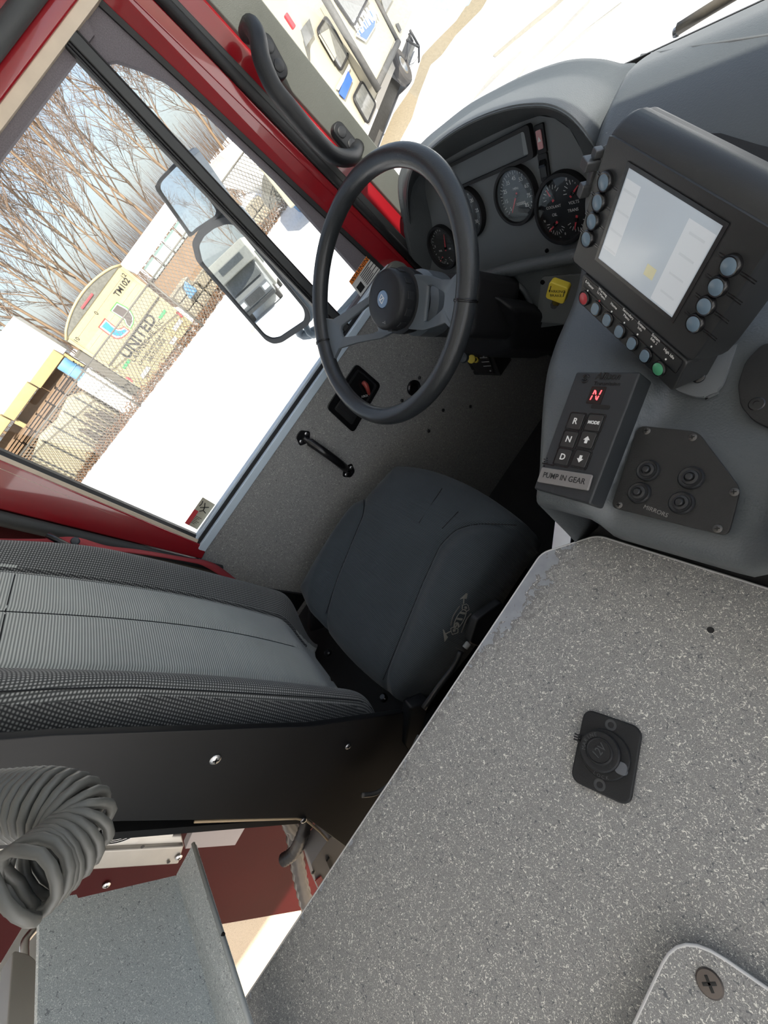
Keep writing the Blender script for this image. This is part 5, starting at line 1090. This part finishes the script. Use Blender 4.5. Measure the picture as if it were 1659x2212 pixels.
for y0 in (-1.62, -2.66, -3.7, -4.74, -5.78):
    bmh = random.uniform(1.9, 2.2); z = .1
    while z < bmh and nb < 280:
        for k in range(2):
            ln = random.uniform(.44, .50); o = box('stacked_board', (-18.6+random.uniform(-.06, .06), y0-.30+.52*k+random.uniform(-.02, .02), z+.04), (.9, ln, .055), 'lumber', None)
            tag(o, 'rough brown board lying in the stacks beside the shed', 'board', 'stacked boards beside the shed'); nb += 1
        z += .088
fb = thing('tarped_crate', (-17.5, -3.1, 0), 'large pale tarp covered load with dark straps behind fence', 'load')
cpt = [(-1.75, .15), (-1.70, 1.35), (-2.1, 1.62), (-2.9, 1.50), (-3.6, 1.62), (-4.3, 1.45), (-4.5, .9), (-4.45, .15)]
slab('tarp_cover', [V((-17.35, y*1.036, z)) for y, z in cpt], (-.72, 0, 0), mat('tarp_beige', (0.344, 0.301, 0.206), .8, bump=.6, bscale=6, vary=.15, vscale=3), fb, bevel=.08)
for y in (-1.95, -2.5, -3.05, -3.6, -4.15): box('tarp_strap', (-17.33, y*1.036, .80), (.03, .05, 1.45), 'rubber_grey', fb)
rl = random.Random(9)
for k in range(9):
    y = -1.85-.14*k; hgt_ = rl.uniform(.75, 1.15)
    o = slab('leaning_plank', [V((-17.0+rl.uniform(-.05, .05), y, .02)), V((-17.0, y-.07, .02)), V((-17.28, y-.07-rl.uniform(-.03, .06), hgt_)), V((-17.28, y-rl.uniform(-.03, .05), hgt_))], (-.03, 0, 0), mat('plank_dark', (0.075, 0.06, 0.05), .9, vary=.4, vscale=10))
    tag(o, 'dark weathered plank leaning against the tarped load', 'plank', 'planks leaning on the tarped load')
vv, ff = [], []
for i in range(5200):
    y = rl.uniform(-7.5, 8.4); z = abs(rl.gauss(0, .13)); x = fx(y)-.12+rl.uniform(-.35, .10); d = V((rl.uniform(-1, 1), rl.uniform(-1, 1), rl.uniform(-.3, .8))).normalized()*rl.uniform(.04, .10); u_ = d.cross(V((rl.random(), rl.random(), rl.random()))).normalized()*.018; p = V((x, y, z+.01)); k = len(vv)
    vv += [p-d, p+u_, p+d, p-u_]; ff += [(k, k+1, k+2), (k, k+2, k+3)]
lf = add('leaf_litter', vv, ff, mat('leaf_brown', (0.20, 0.105, 0.055), .9, vary=.4, vscale=8)); tag(lf, 'brown dead leaves and weeds caught along the fence foot', 'leaves', kind='stuff')
wb = box('white_tank', (-17.6, -1.34, .82), (.8, .66, 1.64), 'rv_white', None, bevel=.06); tag(wb, 'white plastic tank between trailer and boards', 'tank')
bb = lathe('blue_drum', [(.20, 0), (.22, .03), (.22, .28), (.235, .30), (.22, .32), (.22, .6), (.20, .63), (0, .63)], V((-17.55, -.95, 1.38)), (0, 0, 1), 'tarp_blue'); bb.location.z = -.0; tag(bb, 'blue drum standing on the white tank', 'drum')
bb.location = (0.0, -.38, .262)
gcab = box('grey_cabinet', (-17.9, -.83, 1.05), (.4, .28, 2.1), 'galvanised', None, bevel=.03); tag(gcab, 'grey cabinet beside the enclosed trailer', 'cabinet')
ybx = box('blue_grey_box', (-17.5, -5.15, .35), (.6, .7, .7), mat('box_sky', (0.45, 0.55, 0.66), .6), None, bevel=.03); tag(ybx, 'pale blue box at the end of tarped load', 'box')
# pallets with stone to the right of the trailer
random.seed(11)
for i, (y, x, z, n_) in enumerate(((2.75, -16.9, 0, 3), (3.65, -17.0, 0, 2), (4.6, -17.2, 0, 3), (5.5, -17.4, 0, 2), (6.4, -17.2, 0, 2))):
    pal = thing('stone_pallet', (x, y, 0), ['wooden pallet of pale stone stacked beside trailer', 'wooden pallet with one low stone course', 'wooden pallet of tall pale stone behind fence middle', 'wooden pallet of stone near the greenhouse', 'wooden pallet of stone before the white container'][i], 'pallet', 'stone pallets behind the fence')
    for k in range(3): box('pallet_board', (x, y-.32+.32*k, .12), (.9, .12, .10), 'lumber', pal)
    for r in range(n_):
        for c in range(2):
            box('stone_block', (x+.05*random.uniform(-1, 1), y-.22+.44*c+random.uniform(-.03, .03), .30+.30*r), (.75, .40, .27), mat('stone_pale', (0.310, 0.275, 0.206), .9, vary=.25, vscale=5), pal, bevel=.03)
bt = slab('blue_tarp', [V((-16.35, y, z)) for y, z in ((2.62, .62), (3.02, .60), (2.98, 1.02), (2.78, .95))], (-.12, 0, 0), 'tarp_blue', None, bevel=.03); tag(bt, 'light blue tarp hung on stone pallet beside trailer', 'tarp')
gh2 = thing('greenhouse', (-23, 5.2, 0), 'low greenhouse with pale teal panes and white snowy roof', 'greenhouse')
box('greenhouse_wall', (-24, 4.9, .6), (2.2, 3.6, 1.2), 'lumber', gh2)
for k in range(4): box('glass_pane', (-22.88, 3.7+.72*k, 1.52), (.06, .62, .55), mat('pane_teal', (0.42, 0.60, 0.55), .3), gh2, bevel=.01)
slab('snowy_roof', [V((-22.7, 3.0, 1.85)), V((-22.7, 6.9, 1.85)), V((-24.2, 6.9, 2.35)), V((-24.2, 3.0, 2.35))], (0, 0, .12), 'rv_white', gh2)
wc_ = thing('white_container', (-18.5, 8, 0), 'white snow topped container behind fence seen through small pane', 'container')
slab('container_wall', [V((-19.6, y*1.065, z)) for y, z in ((7.35, 2.1), (8.5, 1.9), (9.6, 1.9), (9.6, .0), (8.55, .0), (7.6, 1.2))], (-2.5, 0, 0), 'rv_white', wc_, bevel=.03)
pile = lathe('gravel_pile', [(1.7, 0), (1.4, .35), (.9, .75), (.4, .95), (0, 1.0)], V((-17.75, 8.6, -.02)), (0, 0, 1), 'gravel_grey', None, sides=20); tag(pile, 'grey gravel pile in front of white container', 'gravel pile')
bin_ = slab('blue_bin', [V((-13.3, y, z)) for y, z in ((6.15, .0), (6.75, .0), (6.85, .55), (6.6, .62), (6.05, .52))], (-.5, 0, 0), 'tarp_blue', None, bevel=.06); tag(bin_, 'light blue covered bin beside gravel pile', 'bin')
# ------------------------------------------------------------------ camper
RB = V((-10.304, 7.013, 0)); RD = V((-.535, .845, 0)).normalized(); RNn = V((.845, .535, 0)).normalized()
rv = thing('camper_trailer', tuple(RB + RD*3 - RNn*1.2), 'cream camper trailer with dark windows and blue platinum badge', 'camper')
def rq(px, py, d=0.0): return hp(px, py, RB + RNn*d, RNn)
def rs_(s, z, d=0.0): return RB + RD*s + RNn*d + V((0, 0, z))
cz = lambda cx, cy: (560+cx*360/1659, cy*360/1659)          # crop pixel -> picture pixel
slab('camper_body', [rs_(-.6, .55), rs_(6.6, .55), rs_(6.6, 3.3), rs_(.9, 3.4), rs_(.2, 2.9), rs_(-.5, 1.6)], RNn*-2.4, 'rv_cream', rv, bevel=.06)
slab('slide_out', [rq(*cz(*p), .30) for p in ((700, -60), (1120, -60), (1355, 400), (1165, 820))], RNn*-.30, 'rv_cream', rv, bevel=.02)
for a, b in (((640, -40), (1190, 900)), ((1150, -40), (1385, 420)), ((1170, 860), (1385, 420))):
    p, q = rq(*cz(*a), .32), rq(*cz(*b), .32); tube('slide_trim', [p, q], .07 if a[0] == 640 or a[1] == 860 else .05, 'rv_grey', rv, sides=6)
def win(pts, d, frame_=True):
    c = corner_round([rq(*cz(*p), d) for p in pts], .10); w_ = slab('camper_window', c, RNn*.03, 'tint_glass', rv)
    tube('window_frame', [p+RNn*.03 for p in c], .025, 'rubber', w_, closed=True, sides=6)
win(((565, 320), (655, 175), (880, 550), (800, 715)), .02); win(((925, 985), (1010, 815), (1150, 1050), (1070, 1240)), .02); win(((720, -40), (1080, -20), (930, 270)), .32)
slab('window_blind', [rq(*cz(*p), .06) for p in ((590, 350), (690, 290), (765, 560), (740, 610))], RNn*.01, 'rv_cream', rv)
slab('roof_window', [rq(*cz(*p), .03) for p in ((410, 300), (495, 190), (540, 350), (460, 470))], RNn*.02, 'tint_glass', rv)
slab('camper_door', [rq(*cz(*p), .03) for p in ((1205, -20), (1330, -20), (1250, 130))], RNn*.02, 'tint_glass', rv)
slab('blue_stripe', [rq(*cz(*p), .03) for p in ((880, 700), (925, 800), (850, 990), (790, 930))], RNn*.01, 'decal_blue', rv)
slab('blue_stripe', [rq(*cz(*p), .03) for p in ((892, 640), (905, 680), (790, 900), (760, 880))], RNn*.01, 'rv_white', rv)
bq_ = [rq(*cz(*p), .33) for p in ((955, 355), (1110, 70), (1160, 170), (1150, 270), (1060, 420))]
bg_ = slab('maker_badge', bq_, RNn*.01, 'rv_white', rv); cc_ = sum(bq_, V())/5
slab('badge_field', [cc_+(p-cc_)*.90+RNn*.012 for p in bq_], RNn*.004, 'decal_blue', bg_)
bx_ = (bq_[1]-bq_[0]); bx_.normalize(); RFm = Matrix((RNn.cross(V((0, 0, 1)))*-1, V((0, 0, 1)), RNn)).transposed()
ang = math.atan2((bq_[2]-bq_[0]).z, (bq_[2]-bq_[0]).dot(RFm.col[0]))
txt('badge_lettering', 'PLATINUM', cc_+V((0, 0, .10))+RNn*.02, RFm @ Matrix.Rotation(ang*.9, 3, 'Z'), .34, 'white_print', bg_, depth=.004, bold=.012)
box('marker_lamp', rq(*cz(305, 212), .03), (.08, .08, .22), 'red_print', rv, bevel=.02)
slab('floor_rail', [rs_(-.75, .50, .02), rs_(6.6, .50, .02), rs_(6.6, .66, .02), rs_(-.75, .66, .02)], RNn*-.05, mat('rail_pale', (0.50, 0.48, 0.44), .6), rv)
slab('underbody_shade', [rs_(-.7, .08, -.25), rs_(6.3, .08, -.25), rs_(6.3, .5, -.25), rs_(-.7, .5, -.25)], RNn*-.1, 'rv_grey', rv)  # dark grey sheet standing in for the shadow beneath the camper
wp = rq(*cz(1450, 770), .0)
ws_ = (wp-RB).dot(RD)
wh_ = lathe('camper_wheel', [(.18, -.11), (.34, -.11), (.37, -.07), (.37, .07), (.34, .11), (.20, .11), (.19, .04), (0, .04)], rs_(ws_, .37, .02), RNn, 'tyre', rv, sides=28)
lathe('wheel_rim', [(.19, .05), (.19, .10), (.15, .11), (.06, .07), (0, .08)], rs_(ws_, .37, .02), RNn, 'steel', wh_, sides=20)
for a, b in (((1500, 300), (1590, 460)), ((1590, 460), (1590, 620)), ((1470, 400), (1590, 470)), ((1480, 430), (1460, 600)), ((1530, 420), (1490, 330))): tube('step_frame', [rq(*cz(*a), .15), rq(*cz(*b), .15)], .03, 'rubber', rv, sides=6)
slab('camper_decal', [rq(*cz(*p), .02) for p in ((1355, 240), (1385, 230), (1415, 300), (1395, 320))], RNn*.01, 'rv_grey', rv)
# ------------------------------------------------------------------ bare trees
def grow(seed, H, spread):
    rnd = random.Random(seed); tv, tf, bv, bf = [], [], [], []
    def put(vs, fs, path, r, sides):
        v1, f1 = tube_geo(path, r, sides); k = len(vs); vs.extend(v1); fs.extend([tuple(i+k for i in f) for f in f1])
    def walk(p, d, L, n, wob, lift_=.0):
        pts = [p.copy()]
        for i in range(n):
            d = (d + V((rnd.uniform(-wob, wob), rnd.uniform(-wob, wob), rnd.uniform(-wob, wob)+lift_))).normalized(); p = p + d*(L/n); pts.append(p.copy())
        return pts
    tr = walk(V((0, 0, 0)), V((rnd.uniform(-.08, .08), rnd.uniform(-.08, .08), 1)), H, 9, .06, .02)
    put(tv, tf, tr, [H*.0058*(1-.9*i/9)+.008 for i in range(10)], 6)
    def twigs(path, L0, r0, n, dep):
        for j in range(n):
            t = rnd.uniform(.2, 1.0)*(len(path)-1.001); i = int(t); p = path[i]+(path[i+1]-path[i])*(t-i); ax = (path[i+1]-path[i]).normalized()
            a = rnd.uniform(0, 6.28); sd = V((math.cos(a), math.sin(a), 0)); d = (ax*.75 + sd*rnd.uniform(.4, .8)).normalized(); L = L0*rnd.uniform(.6, 1.2)*(1.1-.5*t/len(path))
            pp = walk(p, d, L, 3, .20, .06); put(bv, bf, pp, [r0, r0*.8, r0*.55, r0*.25], 3)
            if dep: twigs(pp, L0*.55, r0*.62, 4, dep-1)
    nb_ = 15
    for k in range(nb_):
        t = (.22+.72*k/nb_)*9; i = int(t); p = tr[i]+(tr[i+1]-tr[i])*(t-i); a = rnd.uniform(0, 6.28)
        d = V((math.cos(a)*spread, math.sin(a)*spread, 1.0)).normalized(); L = H*(.42-.27*k/nb_)*rnd.uniform(.7, 1.15)
        pp = walk(p, d, L, 5, .14, .05); r = H*.0030*(1-.6*k/nb_); put(bv, bf, pp, [r, r*.85, r*.7, r*.5, r*.35, r*.2], 4)
        twigs(pp, L*.40, r*.45, 11, 1)
    return tv, tf, bv, bf
protos = []
for s, H, sp_ in ((1, 13, .55), (2, 12, .7), (3, 14.5, .5), (4, 11, .85), (5, 12.5, .6)):
    tv, tf, bv, bf = grow(s, H, sp_); a = bpy.data.meshes.new('trunk'); a.from_pydata(tv, [], tf); a.materials.append(MATS['bark']); b = bpy.data.meshes.new('branches'); b.from_pydata(bv, [], bf); b.materials.append(MATS['twig'])
    for me in (a, b): me.polygons.foreach_set('use_smooth', [True]*len(me.polygons))
    protos.append((a, b))
spots = [(-26, -6), (-27, -.8), (-25, 5.8), (-24, 11), (-22, 9.2), (-33, 2), (-29, 1), (-24, -13), (-24, -7.5), (-23, -4.6), (-25, -2.2), (-22.5, -.2), (-26, 1.6), (-24, 3.2), (-23.5, 7.6), (-27, 5.2), (-26, 9.5), (-29, -9.5), (-30, -5), (-31, -1), (-30, 3), (-32, 7.5), (-28, 12.5), (-33, 12), (-34, -12), (-27, -12.5), (-36, 17), (-31, 17), (-5, -44), (-9, -40), (-2, -48), (-13, -46), (-22.8, 1.1), (-28, -3.4), (-27, 3.9), (-25, -10)]
rt = random.Random(5)
for i, (x, y) in enumerate(spots):
    if x > -26 and y > -20: x -= 3.2; y *= 1.1
    t = thing('bare_tree', (x, y, 0), 'bare leafless tree standing behind the chain link fence', 'tree', 'bare trees behind the fence'); k = i % 5
    rz, sc = rt.uniform(0, 6.28), rt.uniform(.85, 1.15)
    t.rotation_euler = (rt.uniform(-.05, .05), rt.uniform(-.05, .05), rz); t.scale = (sc, sc, sc)
    for nm, me in (('trunk', protos[k][0]), ('branches', protos[k][1])):
        o = bpy.data.objects.new(nm, me); COL.objects.link(o); o.parent = t
        if nm == 'branches': o['kind'] = 'stuff'
vv, ff = [], []
for i in range(2600):
    x, y = rt.uniform(-38, -26), rt.uniform(-16, 24); h = rt.uniform(1.2, 4.2); p = V((x, y, 0)); q = p + V((rt.uniform(-.6, .6), rt.uniform(-.6, .6), h)); m_ = (p+q)/2+V((rt.uniform(-.2, .2), rt.uniform(-.2, .2), 0))
    v1, f1 = tube_geo([p, m_, q], [.018, .013, .005], 3); k = len(vv); vv.extend(v1); ff.extend([tuple(a+k for a in f) for f in f1])
bs_ = add('brush_thicket', vv, ff, 'brush'); tag(bs_, 'brown leafless brush thicket under the bare trees', 'brush', kind='stuff')
# ------------------------------------------------------------------ outside mirrors and wiper
MN = V((.56, -.83, .10)).normalized(); MPt = V((-1.58, .45, 2.4))
em = thing('door_mirror', (-1.5, .55, 2.1), 'grey twin outside mirror seen through driver window', 'mirror')
def eq(px, py, d=0.0): return hp(px, py, MPt+MN*d, MN)
MH = mat('mirror_housing', (0.22, 0.27, 0.31), .4, bump=.1, bscale=300)
MB = mat('mirror_bezel', (0.05, 0.055, 0.06), .6, bump=.3, bscale=600)
MG = mat('mirror_glass', (0.86, 0.90, 0.91), .012, 1.0)
lo = [(416, 522), (430, 496), (455, 476), (486, 465), (505, 468), (668, 668), (672, 685), (668, 700), (610, 738), (592, 741), (575, 733), (425, 560)]
up = [(338, 402), (343, 388), (382, 348), (394, 344), (404, 352), (476, 452), (477, 460), (470, 470), (424, 500), (412, 512), (405, 500), (341, 410)]
for q, nm in ((lo, 'lower'), (up, 'upper')):
    pts = corner_round([eq(*p) for p in q], .012, 3); c = sum(pts, V())/len(pts)
    slab('mirror_shell', [c+(p-c)*1.02-MN*.004 for p in pts], MN*-.075, MH, em, bevel=.022)
    ring('mirror_bezel', pts, [c+(p-c)*.90 for p in pts], MN*.008, MB, em, bevel=.002)
    slab('mirror_glass', [c+(p-c)*.905+MN*.001 for p in pts], MN*.002, MG, em)
tube('mirror_arm', smoothpath([eq(640, 700, -.05), eq(668, 722, -.06), V((-1.30, .62, 2.09)), V((-1.25, .66, 2.08))], 5), .018, MH, em, sides=12)
tube('mirror_arm', smoothpath([eq(655, 690, -.06), eq(690, 720, -.03), V((-1.27, .70, 2.14))], 5), .012, MH, em, sides=10)
tube('mirror_link', [eq(462, 455, -.05), eq(478, 475, -.05)], .012, 'steel', em, sides=8)
wi = thing('wiper_arm', tuple(hy(1500, 40, 1.16)), 'metal windscreen wiper arm resting outside the glass', 'wiper')
tube('wiper_rod', [hy(*p, 1.16) for p in ((1466, 62), (1530, 22), (1600, -20), (1680, -60))], .0105, mat('wiper_bronze', (0.16, 0.14, 0.11), .45, .5), wi, sides=8)
tube('wiper_hook', smoothpath([hy(*p, 1.16) for p in ((1470, 60), (1458, 66), (1458, 76), (1468, 72))], 4), .005, 'steel', wi, sides=6)

# ------------------------------------------------------------------ motorhome parked behind, seen in the mirror
mh = thing('motorhome', (-4.6, -28, 0), 'white motorhome parked behind the truck, seen in door mirror', 'motorhome')
MW = mat('motorhome_white', (0.378, 0.370, 0.327), .45)
slab('motorhome_body', [V((-5.8, y, z)) for y, z in ((-26.0, .6), (-33, .6), (-33, 3.3), (-25.6, 3.3), (-25.2, 2.9), (-25.3, 2.25), (-26.0, 2.2))], (2.5, 0, 0), MW, mh, bevel=.08)
slab('motorhome_cab', [V((-5.6, y, z)) for y, z in ((-26.1, .5), (-24.3, .5), (-24.2, 1.25), (-25.1, 1.45), (-25.75, 2.25), (-26.1, 2.25))], (2.1, 0, 0), mat('motorhome_grey', (0.20, 0.205, 0.205), .4), mh, bevel=.06)
slab('cab_windscreen', [V((-5.5, -25.08, 1.50)), V((-3.6, -25.08, 1.50)), V((-3.7, -25.66, 2.2)), V((-5.4, -25.66, 2.2))], (0, .04, .03), 'tint_glass', mh)
box('front_grille', (-4.55, -24.22, .95), (1.1, .06, .42), 'rv_grey', mh, bevel=.03)
for s in (-1, 1): box('headlamp', (-4.55+s*.80, -24.24, .98), (.36, .06, .26), 'rv_white', mh, bevel=.04)
box('front_bumper', (-4.55, -24.2, .55), (2.1, .14, .2), 'rv_grey', mh, bevel=.04)
for y in (-27.5, -29.8, -31.6): box('side_window', (-3.28, y, 2.1), (.05, 1.1, .7), 'tint_glass', mh, bevel=.02)
box('overcab_window', (-4.55, -25.2, 2.72), (1.5, .06, .35), 'tint_glass', mh, bevel=.03, rot=Matrix.Rotation(.12, 3, 'X'))
for x in (-5.55, -3.55):
    for y in (-25.2, -31): lathe('motorhome_wheel', [(.2, -.12), (.37, -.12), (.39, -.07), (.39, .07), (.37, .12), (.2, .12), (0, .1)], V((x, y, .39)), (1, 0, 0), 'tyre', mh, sides=20)
